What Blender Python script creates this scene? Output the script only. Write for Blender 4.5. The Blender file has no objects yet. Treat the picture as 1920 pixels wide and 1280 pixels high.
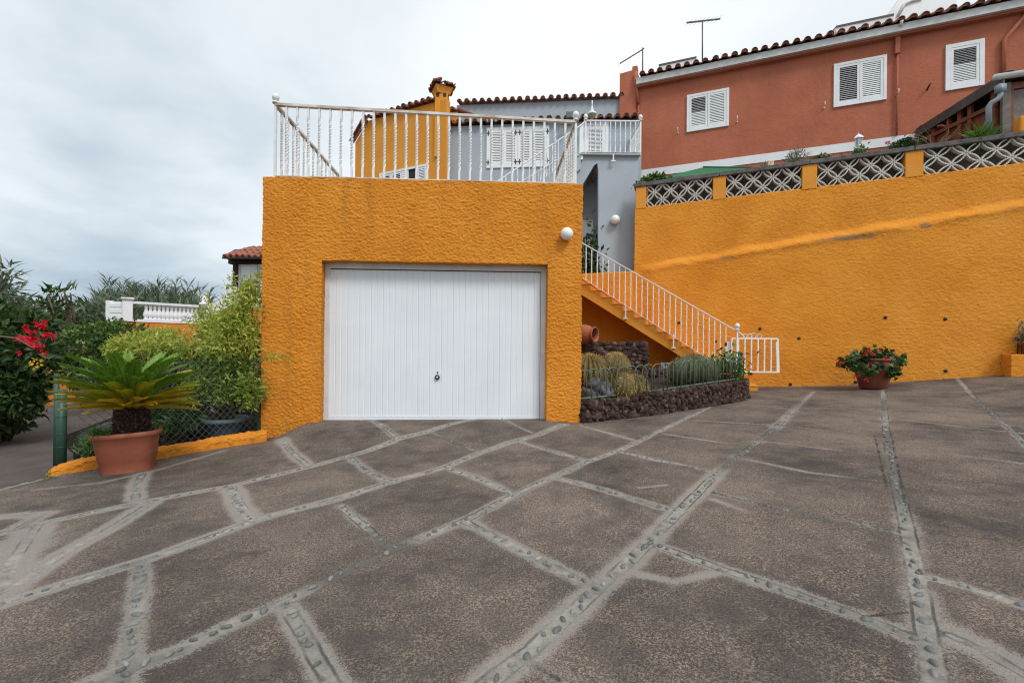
import bpy, math, random
import numpy as np
from mathutils import Vector, Matrix
random.seed(7); RNG = np.random.default_rng(11)
C = bpy.context.scene.collection
SC = bpy.context.scene
# ------------------------------------------------------------------ camera model (used to take sizes off the place)
F = 853.0; ROLL = 0.0096; CAMZ = 1.13; CX, CY = 960.0, 655.0
cr, sr = math.cos(ROLL), math.sin(ROLL)
def uv(px, py):
    dx, dy = px-CX, CY-py
    return (dx*cr-dy*sr)/F, (dx*sr+dy*cr)/F
def at(px, py, Y):
    u, v = uv(px, py); return Vector((u*Y, Y, v*Y+CAMZ))
def sm(a, b, x):
    t = np.clip((x-a)/(b-a), 0, 1); return t*t*(3-2*t)
def G(X, Y):
    X = np.asarray(X, float); Y = np.asarray(Y, float)
    z = 0.05*X + 0.07*np.maximum(0, X-7.5)
    w = sm(-3.42, -2.85, X)*(1-sm(.45, 1.3, X))*sm(5.2, 6.5, Y)*(1-sm(7.5, 8.5, Y))     # level apron before the door
    z = z*(1-w)+w*(.052+.009*(X+2.8))
    return z
def PG(px, py, lift=0.0):
    u, v = uv(px, py)
    f = lambda Y: CAMZ+v*Y-float(G(u*Y, Y))-lift
    a = 0.3
    for k in range(900):
        b = a+0.04
        if f(b) < 0:
            for _ in range(30):
                m = (a+b)/2
                if f(m) < 0: b = m
                else: a = m
            return Vector((u*a, a, CAMZ+v*a))
        a = b
    return Vector((u*a, a, CAMZ+v*a))
class Plane:                                   # vertical plane Y = c - m X; off is measured towards the street
    def __init__(s, c, m):
        s.c, s.m = c, m; L = math.hypot(1, m); s.n = Vector((-m/L, -1/L, 0)); s.t = Vector((1/L, -m/L, 0)); s.L = L
    def at(s, px, py, off=0):
        c = s.c-off*s.L
        u, v = uv(px, py); Y = c/(1+s.m*u); return Vector((u*Y, Y, v*Y+CAMZ))
    def pt(s, X, off, z):
        return Vector((X, s.c-s.m*X, z))+s.n*off
GAR = Plane(6.696, -0.042); WALL = Plane(13.13, 0.356); STAIR = Plane(11.96, 0.356)
HOUSE = Plane(16.2, 0.40); OHOUSE = Plane(12.57, 0.49); GREY = Plane(13.9, 0.09); GREYUP = Plane(15.2, 0.09)
# ------------------------------------------------------------------ mesh helpers
class MB:
    def __init__(s): s.v = []; s.f = []
    def add(s, vs, fs):
        o = len(s.v); s.v += [tuple(v) for v in vs]; s.f += [tuple(i+o for i in f) for f in fs]; return s
    def hexa(s, p):                            # 0-3 one face, 4-7 the opposite one
        return s.add(p, [(0,3,2,1),(4,5,6,7),(0,1,5,4),(1,2,6,5),(2,3,7,6),(3,0,4,7)])
    def box(s, x0,x1,y0,y1,z0,z1):
        return s.hexa([(x0,y0,z0),(x1,y0,z0),(x1,y1,z0),(x0,y1,z0),(x0,y0,z1),(x1,y0,z1),(x1,y1,z1),(x0,y1,z1)])
    def pbox(s, pl, X0,X1,z0,z1,o0,o1,slope=0.0):   # box lying on a plane; slope = extra z per metre of X
        a = lambda X,o,z: pl.pt(X,o,z+slope*(X-X0))
        return s.hexa([a(X0,o1,z0),a(X1,o1,z0),a(X1,o0,z0),a(X0,o0,z0),a(X0,o1,z1),a(X1,o1,z1),a(X1,o0,z1),a(X0,o0,z1)])
    def bar(s, a, b, w, h, up=Vector((0,0,1))):
        a, b = Vector(a), Vector(b); d = (b-a).normalized()
        x = d.cross(up)
        if x.length < 1e-4: x = d.cross(Vector((0,1,0)))
        x.normalize(); y = x.cross(d)
        P = []
        for q in (a, b):
            for i, j in ((-1,-1),(1,-1),(1,1),(-1,1)): P.append(q+x*(w/2*i)+y*(h/2*j))
        return s.hexa(P)
    def tube(s, pts, r, n=8, cap=True):
        pts = [Vector(p) for p in pts]; rs = r if isinstance(r, (list, tuple)) else [r]*len(pts)
        vs = []; fs = []; prev = None
        for i, p in enumerate(pts):
            d = (pts[min(i+1, len(pts)-1)]-pts[max(i-1, 0)]).normalized()
            if prev is None:
                x = d.cross(Vector((0,0,1)))
                if x.length < 1e-3: x = Vector((1,0,0))
            else: x = prev-d*prev.dot(d)
            x.normalize(); prev = x; y = d.cross(x)
            for k in range(n):
                a = 2*math.pi*k/n; vs.append(p+(x*math.cos(a)+y*math.sin(a))*rs[i])
        for i in range(len(pts)-1):
            for k in range(n):
                k2 = (k+1) % n; fs.append((i*n+k, i*n+k2, (i+1)*n+k2, (i+1)*n+k))
        if cap:
            fs.append(tuple(range(n))[::-1]); fs.append(tuple((len(pts)-1)*n+k for k in range(n)))
        return s.add(vs, fs)
    def lathe(s, o, prof, n=24, axis=Vector((0,0,1)), sx=1.0, sy=1.0):
        o = Vector(o); q = Vector((0,0,1)).rotation_difference(axis.normalized()); vs = []; fs = []
        for r, z in prof:
            for k in range(n):
                a = 2*math.pi*k/n; vs.append(o+q@Vector((r*math.cos(a)*sx, r*math.sin(a)*sy, z)))
        for i in range(len(prof)-1):
            for k in range(n):
                k2 = (k+1) % n; fs.append((i*n+k, i*n+k2, (i+1)*n+k2, (i+1)*n+k))
        if prof[0][0] > 1e-5: fs.append(tuple(range(n))[::-1])
        if prof[-1][0] > 1e-5: fs.append(tuple((len(prof)-1)*n+k for k in range(n)))
        return s.add(vs, fs)
    def ball(s, o, r, n=16, m=10, sz=1.0):
        return s.lathe(o, [(max(1e-6, r*math.sin(math.pi*i/m)), -r*sz*math.cos(math.pi*i/m)) for i in range(m+1)], n)
    def extr(s, poly, vec):                    # polygon of 3-D points swept along vec
        n = len(poly); vec = Vector(vec); a = [Vector(p) for p in poly]; b = [p+vec for p in a]
        return s.add(a+b, [tuple(range(n))[::-1], tuple(range(n, 2*n))]+[(i,(i+1)%n,n+(i+1)%n,n+i) for i in range(n)])
    def build(s, name, mat, parent=None, smooth=False, bevel=0, origin=None):
        return mesh_obj(name, np.array(s.v, float), s.f, mat, parent, smooth, bevel, origin)
def wloc(o):
    v = Vector((0,0,0))
    while o is not None: v = v+o.location; o = o.parent
    return v
def mesh_obj(name, V, Fc, mat, parent=None, smooth=False, bevel=0, origin=None):
    V = np.asarray(V, float)
    if origin is None:
        if parent is not None: origin = wloc(parent)
        else: origin = Vector(((V[:,0].min()+V[:,0].max())/2, (V[:,1].min()+V[:,1].max())/2, V[:,2].min()))
    me = bpy.data.meshes.new(name)
    me.from_pydata((V-np.array(origin)).tolist(), [], Fc if isinstance(Fc, list) else Fc.tolist())
    me.update()
    if smooth: me.polygons.foreach_set('use_smooth', [True]*len(me.polygons))
    if isinstance(mat, (list, tuple)):
        for m in mat: me.materials.append(m)
    else: me.materials.append(mat)
    o = bpy.data.objects.new(name, me); C.objects.link(o)
    o.location = Vector(origin)-(wloc(parent) if parent else Vector((0,0,0)))
    if parent: o.parent = parent
    if bevel:
        b = o.modifiers.new('bevel', 'BEVEL'); b.width = bevel; b.segments = 2; b.limit_method = 'ANGLE'; b.angle_limit = 0.6
    return o
def tag(o, label, cat, group=None):
    o['label'] = label; o['category'] = cat
    if group: o['group'] = group
    return o
def thing(name, label, cat, loc, group=None):
    o = bpy.data.objects.new(name, None); C.objects.link(o); o.location = loc; o.empty_display_size = .2
    return tag(o, label, cat, group)
def struct(o): o['kind'] = 'structure'; return o
def dup(o, parent, loc, rot=None, scale=None):   # a copy of one part
    c = o.copy(); C.objects.link(c); c.parent = parent; c.location = Vector(loc)-wloc(parent)
    if rot is not None: c.rotation_euler = rot
    if scale is not None: c.scale = scale
    return c
def dup_tree(o, parent=None):
    c = o.copy(); C.objects.link(c); c.parent = parent
    for ch in list(o.children): dup_tree(ch, c)
    return c
# ------------------------------------------------------------------ noise
def _h(i, j, k, s):
    n = (i*374761393+j*668265263+k*2147483647+s*974711) & 0xFFFFFFFF
    n = ((n ^ (n >> 13))*1274126177) & 0xFFFFFFFF
    n = (n ^ (n >> 16))
    return (n & 0xFFFFFF)/float(0xFFFFFF)
def vnoise(p, s=0):
    p = np.asarray(p, float); i = np.floor(p).astype(np.int64); f = p-i; f = f*f*(3-2*f)
    r = 0
    for a in (0,1):
        wa = f[:,0] if a else 1-f[:,0]
        for b in (0,1):
            wb = f[:,1] if b else 1-f[:,1]
            for c in (0,1):
                wc = f[:,2] if c else 1-f[:,2]
                r = r+wa*wb*wc*_h(i[:,0]+a, i[:,1]+b, i[:,2]+c, s)
    return r
def fbm(p, o=3, s=0):
    r = 0; a = 0.5; t = 0
    for k in range(o):
        r = r+a*vnoise(np.asarray(p)*2.03**k+17.3*k, s+k); t += a; a *= .5
    return r/t
def quads_mesh(quads):
    """quads: list of (4 corners ccw, nu, nv); returns welded vertices and faces"""
    Vs = []; Fs = []; o = 0
    for (a,b,c,d), nu, nv in quads:
        a,b,c,d = (np.array(q, float) for q in (a,b,c,d))
        U, W = np.meshgrid(np.linspace(0,1,nu+1), np.linspace(0,1,nv+1)); U = U.reshape(-1,1); W = W.reshape(-1,1)
        Vs.append(a*(1-U)*(1-W)+b*U*(1-W)+c*U*W+d*(1-U)*W)
        idx = np.arange((nu+1)*(nv+1)).reshape(nv+1, nu+1)
        Fs.append(np.stack([idx[:-1,:-1], idx[:-1,1:], idx[1:,1:], idx[1:,:-1]], -1).reshape(-1,4)+o); o += (nu+1)*(nv+1)
    V = np.concatenate(Vs); Fq = np.concatenate(Fs)
    key = np.round(V*4000).astype(np.int64)
    _, first, inv = np.unique(key, axis=0, return_index=True, return_inverse=True)
    return V[first], inv.reshape(-1)[Fq]
def vnormals(V, Fq):
    n = np.cross(V[Fq[:,2]]-V[Fq[:,0]], V[Fq[:,3]]-V[Fq[:,1]]); N = np.zeros_like(V)
    for k in range(4): np.add.at(N, Fq[:,k], n)
    return N/np.maximum(1e-9, np.linalg.norm(N, axis=1, keepdims=True))
def stucco_disp(V, fx=19., amp=.016, s=0, stretch=1.35):
    q = V*np.array([fx, fx, fx*stretch])
    w = fbm(V*9, 2, s+9)[:,None]*.8
    a = vnoise(q+w, s); b = vnoise(q*1.83+w+5.1, s+31); c = vnoise(q*3.1+9.7, s+41)
    return amp*((a-.5)*.9+(b-.5)*.85+(c-.5)*.5)+.010*(fbm(V*1.3, 2, s+50)-.5)*2
def stucco(name, quads, mat, parent=None, fx=19., amp=.016, s=0, pre=None):
    V, Fq = quads_mesh(quads)
    if pre is not None: V = pre(V)
    V = V+vnormals(V, Fq)*stucco_disp(V, fx, amp, s)[:,None]
    return mesh_obj(name, V, Fq, mat, parent, True)
# ------------------------------------------------------------------ materials
def M(name):
    m = bpy.data.materials.new(name); m.use_nodes = True; nt = m.node_tree
    return m, nt, nt.nodes['Principled BSDF']
def N(nt, t, **kw):
    n = nt.nodes.new(t)
    for k, v in kw.items():
        if k in n.inputs.keys(): n.inputs[k].default_value = v
        else: setattr(n, k, v)
    return n
def ramp(nt, src, stops):
    r = N(nt, 'ShaderNodeValToRGB'); e = r.color_ramp.elements
    while len(e) < len(stops): e.new(0.5)
    for q, (p, c) in zip(e, stops):
        q.position = p; q.color = (*c, 1) if len(c) == 3 else c
    nt.links.new(src, r.inputs[0]); return r.outputs[0]
def mixc(nt, f, a, b, mode='MIX'):
    n = N(nt, 'ShaderNodeMix', data_type='RGBA', blend_type=mode)
    for k, x in ((0, f), (6, a), (7, b)):
        if isinstance(x, (int, float)): n.inputs[k].default_value = x
        elif isinstance(x, tuple): n.inputs[k].default_value = (*x, 1)
        else: nt.links.new(x, n.inputs[k])
    return n.outputs[2]
def math_(nt, op, a, b=None, c=None, clamp=False):
    n = N(nt, 'ShaderNodeMath', operation=op, use_clamp=clamp)
    for k, x in ((0, a), (1, b), (2, c)):
        if x is None: continue
        if isinstance(x, (int, float)): n.inputs[k].default_value = x
        else: nt.links.new(x, n.inputs[k])
    return n.outputs[0]
def noise(nt, scale, detail=4, rough=.55, vec=None, dist=0.0):
    n = N(nt, 'ShaderNodeTexNoise', Scale=scale, Detail=detail, Roughness=rough, Distortion=dist)
    if vec is not None: nt.links.new(vec, n.inputs['Vector'])
    return n.outputs[0]
def ocoord(nt, scale=None):
    t = N(nt, 'ShaderNodeTexCoord').outputs['Object']
    if scale:
        mp = N(nt, 'ShaderNodeMapping'); mp.inputs['Scale'].default_value = scale; nt.links.new(t, mp.inputs[0]); t = mp.outputs[0]
    return t
def bump(nt, bs, h, strength=.5, dist=.01):
    b = N(nt, 'ShaderNodeBump', Strength=strength, Distance=dist); nt.links.new(h, b.inputs['Height']); nt.links.new(b.outputs[0], bs.inputs['Normal'])
def mat_basic(name, col, col2=None, rough=.6, scale=6, bs=0, bd=.005, bscale=60, metal=0, spec=.4, detail=5):
    m, nt, b = M(name); t = ocoord(nt)
    if col2 is None: col2 = tuple(c*.8 for c in col)
    nz = noise(nt, scale, detail, .6, t)
    nt.links.new(ramp(nt, nz, [(.3, col2), (.65, col)]), b.inputs['Base Color'])
    b.inputs['Roughness'].default_value = rough; b.inputs['Metallic'].default_value = metal; b.inputs['Specular IOR Level'].default_value = spec
    if bs: bump(nt, b, noise(nt, bscale, 4, .6, t), bs, bd)
    return m
def mat_stucco(name, col, dark, light, bs=.6, fine=150, stain=None, wall=False):
    m, nt, b = M(name); t = ocoord(nt)
    c = ramp(nt, noise(nt, 1.1, 6, .62, t), [(.32, dark), (.5, col), (.7, light)])
    c = mixc(nt, math_(nt, 'MULTIPLY', ramp(nt, noise(nt, 38, 3, .6, t), [(.35, (0,0,0)), (.7, (1,1,1))]), .28), c, light)
    if stain:                                   # rain streaks run down from the top edge
        ts = ocoord(nt, (5.5, 5.5, .35))
        k = ramp(nt, noise(nt, 1.0, 5, .65, ts), [(.52, (0,0,0)), (.72, (1,1,1))])
        c = mixc(nt, math_(nt, 'MULTIPLY', k, .36), c, stain)
    if wall:                                    # weathered patches where damp sits on the ledge
        a_ = N(nt, 'ShaderNodeAttribute', attribute_name='stain').outputs['Fac']
        k = ramp(nt, math_(nt, 'SUBTRACT', a_, math_(nt, 'MULTIPLY', noise(nt, 9, 6, .7, t), .9)), [(.05, (0,0,0)), (.45, (1,1,1))])
        c = mixc(nt, math_(nt, 'MULTIPLY', k, .8), c, (.27, .17, .10))
        p_ = ramp(nt, noise(nt, .55, 4, .6, ocoord(nt, (1,1,.5))), [(.5, (0,0,0)), (.7, (1,1,1))]); c = mixc(nt, math_(nt, 'MULTIPLY', p_, .35), c, (.73,.33,.06))
    nt.links.new(c, b.inputs['Base Color'])
    b.inputs['Roughness'].default_value = .85; b.inputs['Specular IOR Level'].default_value = .2
    tz_ = ocoord(nt, (1, 1, 1.7)) if wall else t
    h = math_(nt, 'ADD', noise(nt, fine, 3, .65, tz_), math_(nt, 'MULTIPLY', noise(nt, fine*.35, 3, .6, tz_), 1.9))
    bump(nt, b, h, bs, .010)
    return m
ORANGE = (.71, .263, .027)
m_stucco = mat_stucco('garage_stucco', ORANGE, (.62, .215, .020), (.77, .305, .040), .8, 150, stain=(.36, .15, .03))
m_wallst = mat_stucco('wall_stucco', (.76, .288, .030), (.67, .235, .022), (.80, .335, .048), .8, 120, wall=True)
m_orange = mat_stucco('orange_render', (.70, .29, .04), (.64, .25, .03), (.74, .33, .06), .25, 60)
m_orangef = mat_stucco('orange_far', (.66, .20, .035), (.60, .17, .03), (.68, .24, .05), .2, 30)
m_rust = mat_stucco('terracotta_render', (.42, .136, .078), (.365, .115, .066), (.46, .155, .092), .55, 26, stain=(.31, .115, .075))
m_grey = mat_stucco('grey_render', (.36, .41, .46), (.33, .38, .43), (.39, .44, .49), .15, 40)
m_white = mat_basic('white_paint', (.80, .82, .84), (.72, .74, .76), .4, 3, .08, .002, 80)
m_whitew = mat_basic('white_wash', (.78, .80, .82), (.68, .71, .73), .7, 2, .2, .004, 40)
m_cornice = mat_basic('cornice_paint', (.66, .66, .66), (.52, .52, .52), .7, 2.5, .2, .004, 40)
m_dark = mat_basic('dark_opening', (.02, .02, .022), (.015, .015, .015), .6)
m_iron = mat_basic('black_iron', (.02, .022, .022), (.03, .025, .02), .5)
def mat_rail():
    m, nt, b = M('railing_paint'); t = ocoord(nt)
    k = ramp(nt, noise(nt, 3.2, 7, .68, t), [(.55, (0,0,0)), (.68, (1,1,1))])
    c = mixc(nt, math_(nt, 'MULTIPLY', k, .75), (.80, .82, .83), (.34, .17, .075))
    nt.links.new(c, b.inputs['Base Color']); b.inputs['Roughness'].default_value = .5; bump(nt, b, noise(nt, 90, 3, .6, t), .2, .003)
    return m
m_rail = mat_rail()
def mat_railrust():
    m, nt, b = M('rusty_handrail'); t = ocoord(nt)
    k = ramp(nt, noise(nt, 2.3, 8, .7, ocoord(nt, (1,1,3))), [(.40, (0,0,0)), (.62, (1,1,1))])
    c = mixc(nt, math_(nt, 'MULTIPLY', k, .8), (.72, .70, .66), (.33, .19, .10))
    nt.links.new(c, b.inputs['Base Color']); b.inputs['Roughness'].default_value = .6; bump(nt, b, noise(nt, 60, 3, .6, t), .25, .003)
    return m
m_railrust = mat_railrust()
m_bal = mat_basic('baluster_paint', (.78, .80, .82), (.66, .68, .69), .45, 9, .1, .002, 70)
def mat_tiles():
    m, nt, b = M('barrel_tiles'); t = ocoord(nt)
    r = N(nt, 'ShaderNodeNewGeometry').outputs['Random Per Island']
    c = ramp(nt, r, [(0, (.15, .062, .042)), (.5, (.27, .105, .062)), (1, (.38, .17, .10))])
    k = ramp(nt, noise(nt, 9, 6, .65, t), [(.5, (0,0,0)), (.68, (1,1,1))])
    c = mixc(nt, math_(nt, 'MULTIPLY', k, .45), c, (.07, .058, .05))
    nt.links.new(c, b.inputs['Base Color']); b.inputs['Roughness'].default_value = .85; bump(nt, b, noise(nt, 50, 4, .6, t), .4, .006)
    return m
m_tile = mat_tiles()
m_terra = mat_basic('terracotta', (.36, .115, .06), (.30, .09, .047), .65, 5, .15, .003, 50)
def mat_pot():
    m, nt, b = M('terracotta_plastic'); t = ocoord(nt)
    c = ramp(nt, noise(nt, 3, 5, .6, t), [(.3, (.36,.105,.058)), (.7, (.45,.14,.08))])
    k = ramp(nt, noise(nt, 2.4, 6, .7, ocoord(nt, (1.6,1.6,5))), [(.52, (0,0,0)), (.72, (1,1,1))]); c = mixc(nt, math_(nt, 'MULTIPLY', k, .45), c, (.46,.27,.20))
    k = ramp(nt, noise(nt, 9, 6, .7, t), [(.60, (0,0,0)), (.72, (1,1,1))]); c = mixc(nt, math_(nt, 'MULTIPLY', k, .35), c, (.20,.08,.05))
    nt.links.new(c, b.inputs['Base Color']); b.inputs['Roughness'].default_value = .55; bump(nt, b, noise(nt, 30, 4, .6, t), .12, .004); return m
m_pot = mat_pot()
m_blue = mat_basic('blue_grey_plastic', (.105, .145, .170), (.08, .115, .14), .55, 6)
m_green = mat_basic('green_paint', (.030, .085, .060), (.022, .065, .045), .45, 8)
m_greenf = mat_basic('faded_green_paint', (.11, .15, .11), (.08, .12, .085), .55, 14)
m_tarp = mat_basic('green_sheet', (.025, .16, .07), (.02, .125, .055), .6, 2)
m_lava = None
def mat_lava(name='lava_rock', sc=1.0):
    m, nt, b = M(name); t = ocoord(nt)
    r = N(nt, 'ShaderNodeNewGeometry').outputs['Random Per Island']
    c = ramp(nt, r, [(0, (.050, .029, .024)), (.5, (.090, .054, .044)), (.85, (.13, .086, .071)), (1, (.22, .16, .13))])
    c = mixc(nt, ramp(nt, noise(nt, 25, 5, .7, t), [(.45, (0,0,0)), (.75, (1,1,1))]), c, (.032, .022, .02))
    nt.links.new(c, b.inputs['Base Color']); b.inputs['Roughness'].default_value = .95; b.inputs['Specular IOR Level'].default_value = .15
    bump(nt, b, noise(nt, 38, 6, .75, t), 1.0, .035)
    return m
m_lava = mat_lava()
m_soil = mat_basic('lava_gravel_soil', (.075, .055, .048), (.04, .03, .027), .95, 18, 1, .02, 60, 0, .1)
m_stone = mat_basic('grey_stone', (.13, .135, .15), (.07, .072, .08), .8, 9, .5, .01, 40)
m_wood = mat_basic('stained_wood', (.22, .058, .024), (.12, .03, .014), .5, 7, .2, .003, 60)
m_gwood = mat_basic('weathered_wood', (.20, .18, .16), (.12, .105, .095), .8, 9, .3, .003, 60)
m_metal = mat_basic('dull_metal', (.11, .10, .095), (.07, .065, .06), .5, 5, .1, .003, 30, .5)
m_gpipe = mat_basic('grey_plastic_pipe', (.24, .29, .33), (.20, .25, .29), .45, 5)
m_conc = mat_basic('grey_coping', (.15, .145, .145), (.06, .058, .058), .9, 7, .6, .008, 45)
m_block = mat_basic('breeze_block_paint', (.64, .62, .57), (.50, .48, .43), .85, 8, .4, .004, 70)
def mat_leaf(name, cols, rough=.5, trans=.3):
    m, nt, b = M(name)
    r = N(nt, 'ShaderNodeNewGeometry').outputs['Random Per Island']
    n = len(cols); c = ramp(nt, r, [(i/(n-1), cols[i]) for i in range(n)])
    nt.links.new(c, b.inputs['Base Color']); b.inputs['Roughness'].default_value = rough; b.inputs['Specular IOR Level'].default_value = .35
    tr = N(nt, 'ShaderNodeBsdfTranslucent'); nt.links.new(c, tr.inputs[0])
    mx = N(nt, 'ShaderNodeMixShader'); mx.inputs[0].default_value = trans
    nt.links.new(b.outputs[0], mx.inputs[1]); nt.links.new(tr.outputs[0], mx.inputs[2])
    nt.links.new(mx.outputs[0], nt.nodes['Material Output'].inputs[0])
    return m
l_dark = mat_leaf('dark_leaf', [(.018, .045, .016), (.035, .080, .024), (.060, .115, .032), (.11, .155, .045)])
l_mid = mat_leaf('mid_leaf', [(.03, .08, .02), (.065, .145, .03), (.12, .21, .045), (.18, .26, .06)])
l_yel = mat_leaf('yellow_green_leaf', [(.18, .28, .035), (.33, .41, .06), (.49, .52, .09), (.62, .58, .16)], .5, .45)
l_lime = mat_leaf('lime_leaf', [(.09, .18, .03), (.18, .29, .05), (.30, .40, .065), (.42, .47, .10)], .5, .45)
l_reed = mat_leaf('reed_leaf', [(.075, .12, .08), (.115, .17, .105), (.17, .215, .135), (.25, .25, .17)])
l_cyc = mat_leaf('cycad_leaflet', [(.085, .19, .02), (.14, .27, .026), (.21, .34, .034)], .38, .25)
l_cycy = mat_leaf('yellow_cycad_leaflet', [(.46, .36, .02), (.60, .43, .022), (.72, .46, .04)], .42, .25)
l_cycm = mat_leaf('fading_cycad_leaflet', [(.26, .32, .02), (.35, .36, .022), (.44, .38, .026)], .42, .25)
l_red = mat_leaf('red_petal', [(.45, .006, .020), (.62, .012, .035), (.72, .03, .05)], .5, .3)
l_pink = mat_leaf('pink_petal', [(.75, .12, .32), (.80, .25, .45)], .5, .3)
l_grass = mat_leaf('weed_blade', [(.06, .15, .02), (.10, .22, .03), (.15, .27, .05)], .5, .35)
l_straw = mat_leaf('dry_blade', [(.28, .22, .10), (.36, .30, .15)], .6, .3)
l_rosem = mat_leaf('silver_leaf', [(.12, .15, .11), (.19, .22, .17), (.25, .27, .2)])
l_plum = mat_leaf('plum_leaf', [(.07, .022, .04), (.13, .045, .06), (.30, .22, .12)])
m_bark = mat_basic('bark', (.16, .12, .085), (.09, .065, .045), .9, 14, .6, .008, 60)
# ------------------------------------------------------------------ leaves
def leaf_mesh(P, D, L, W, fold=.25, droop=.15, up=None):
    """many separate leaves: base point, direction, length, width; each is a folded diamond of four faces"""
    n = len(P); D = D/np.linalg.norm(D, axis=1, keepdims=True)
    R = RNG.normal(size=(n,3)) if up is None else np.tile(np.array(up, float), (n,1))+RNG.normal(size=(n,3))*.35
    S = np.cross(D, R); S /= np.maximum(1e-6, np.linalg.norm(S, axis=1, keepdims=True)); U = np.cross(S, D)
    U *= np.sign(U[:,2:3]+1e-6)
    L = np.broadcast_to(L, (n,))[:,None]; W = np.broadcast_to(W, (n,))[:,None]
    a = P; b = P+D*L*.45+S*W*.5+U*W*fold; c = P+D*L*.5-U*L*.02; d = P+D*L*.45-S*W*.5+U*W*fold; e = P+D*L-U*L*droop
    V = np.stack([a,b,c,d,e], 1).reshape(-1,3); o = (np.arange(n)*5)[:,None]
    Fc = np.concatenate([o+np.array([[0,1,2]]), o+np.array([[0,2,3]]), o+np.array([[1,4,2]]), o+np.array([[3,2,4]])], 0)
    return V, Fc
def leaves(name, mat, parent, P, D, L, W, **k):
    V, Fc = leaf_mesh(np.asarray(P, float), np.asarray(D, float), np.asarray(L, float), np.asarray(W, float), **k)
    return mesh_obj(name, V, Fc, mat, parent, True)
def blob_pts(c, r, n, shell=.45):
    d = RNG.normal(size=(n,3)); d /= np.linalg.norm(d, axis=1, keepdims=True)
    t = shell+(1-shell)*RNG.random(n)**.6
    bumpy = .75+.5*fbm(d*2.3+np.array(c)*3.1, 2, 5)
    return np.array(c)+d*np.array(r)*(t*bumpy)[:,None], d
def crown_pts(blobs, n, shell=.45):
    w = np.array([np.prod(b[1])**(2/3.) for b in blobs]); w = w/w.sum(); Ps = []; Ds = []
    for (c, r), q in zip(blobs, w):
        p, d = blob_pts(c, r, max(4, int(n*q)), shell); Ps.append(p); Ds.append(d)
    P = np.concatenate(Ps); D = np.concatenate(Ds)
    keep = fbm(P*3.0, 2, 77) > .36                 # gaps
    return P[keep], D[keep]
def stems(mb, base, tips, r0=.02, r1=.006, wob=.06):
    for t in tips:
        b = Vector(base)+Vector((random.uniform(-1,1), random.uniform(-1,1), 0))*r0*1.5; t = Vector(t); pts = []
        for i in range(6):
            q = i/5; p = b.lerp(t, q); p += Vector((random.uniform(-wob,wob), random.uniform(-wob,wob), 0))*math.sin(math.pi*q); pts.append(p)
        mb.tube(pts, [r0+(r1-r0)*i/5 for i in range(6)], 6)
def shrub(name, label, cat, base, blobs, n, L, W, mat, group=None, shell=.4, stem_r=.02, stemmat=None, out=.8, upb=.2, parent=None, nst=None, crown='foliage', trunk='stem'):
    t = parent or thing(name, label, cat, base, group)
    P, D = crown_pts(blobs, n, shell)
    Dd = D*out+RNG.normal(size=P.shape)*.6+np.array([0,0,upb])
    leaves(crown, mat, t, P, Dd, L*(.6+.8*RNG.random(len(P))), W*(.6+.8*RNG.random(len(P))))
    mb = MB(); tips = [Vector(c)+Vector(r)*.2 for c, r in blobs]
    if nst: tips = [Vector(c)+Vector([random.uniform(-.6,.6)*q for q in r]) for c, r in blobs for _ in range(nst)]
    stems(mb, base, tips, stem_r, stem_r*.3)
    mb.build(trunk, stemmat or m_bark, t, True)
    return t
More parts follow.
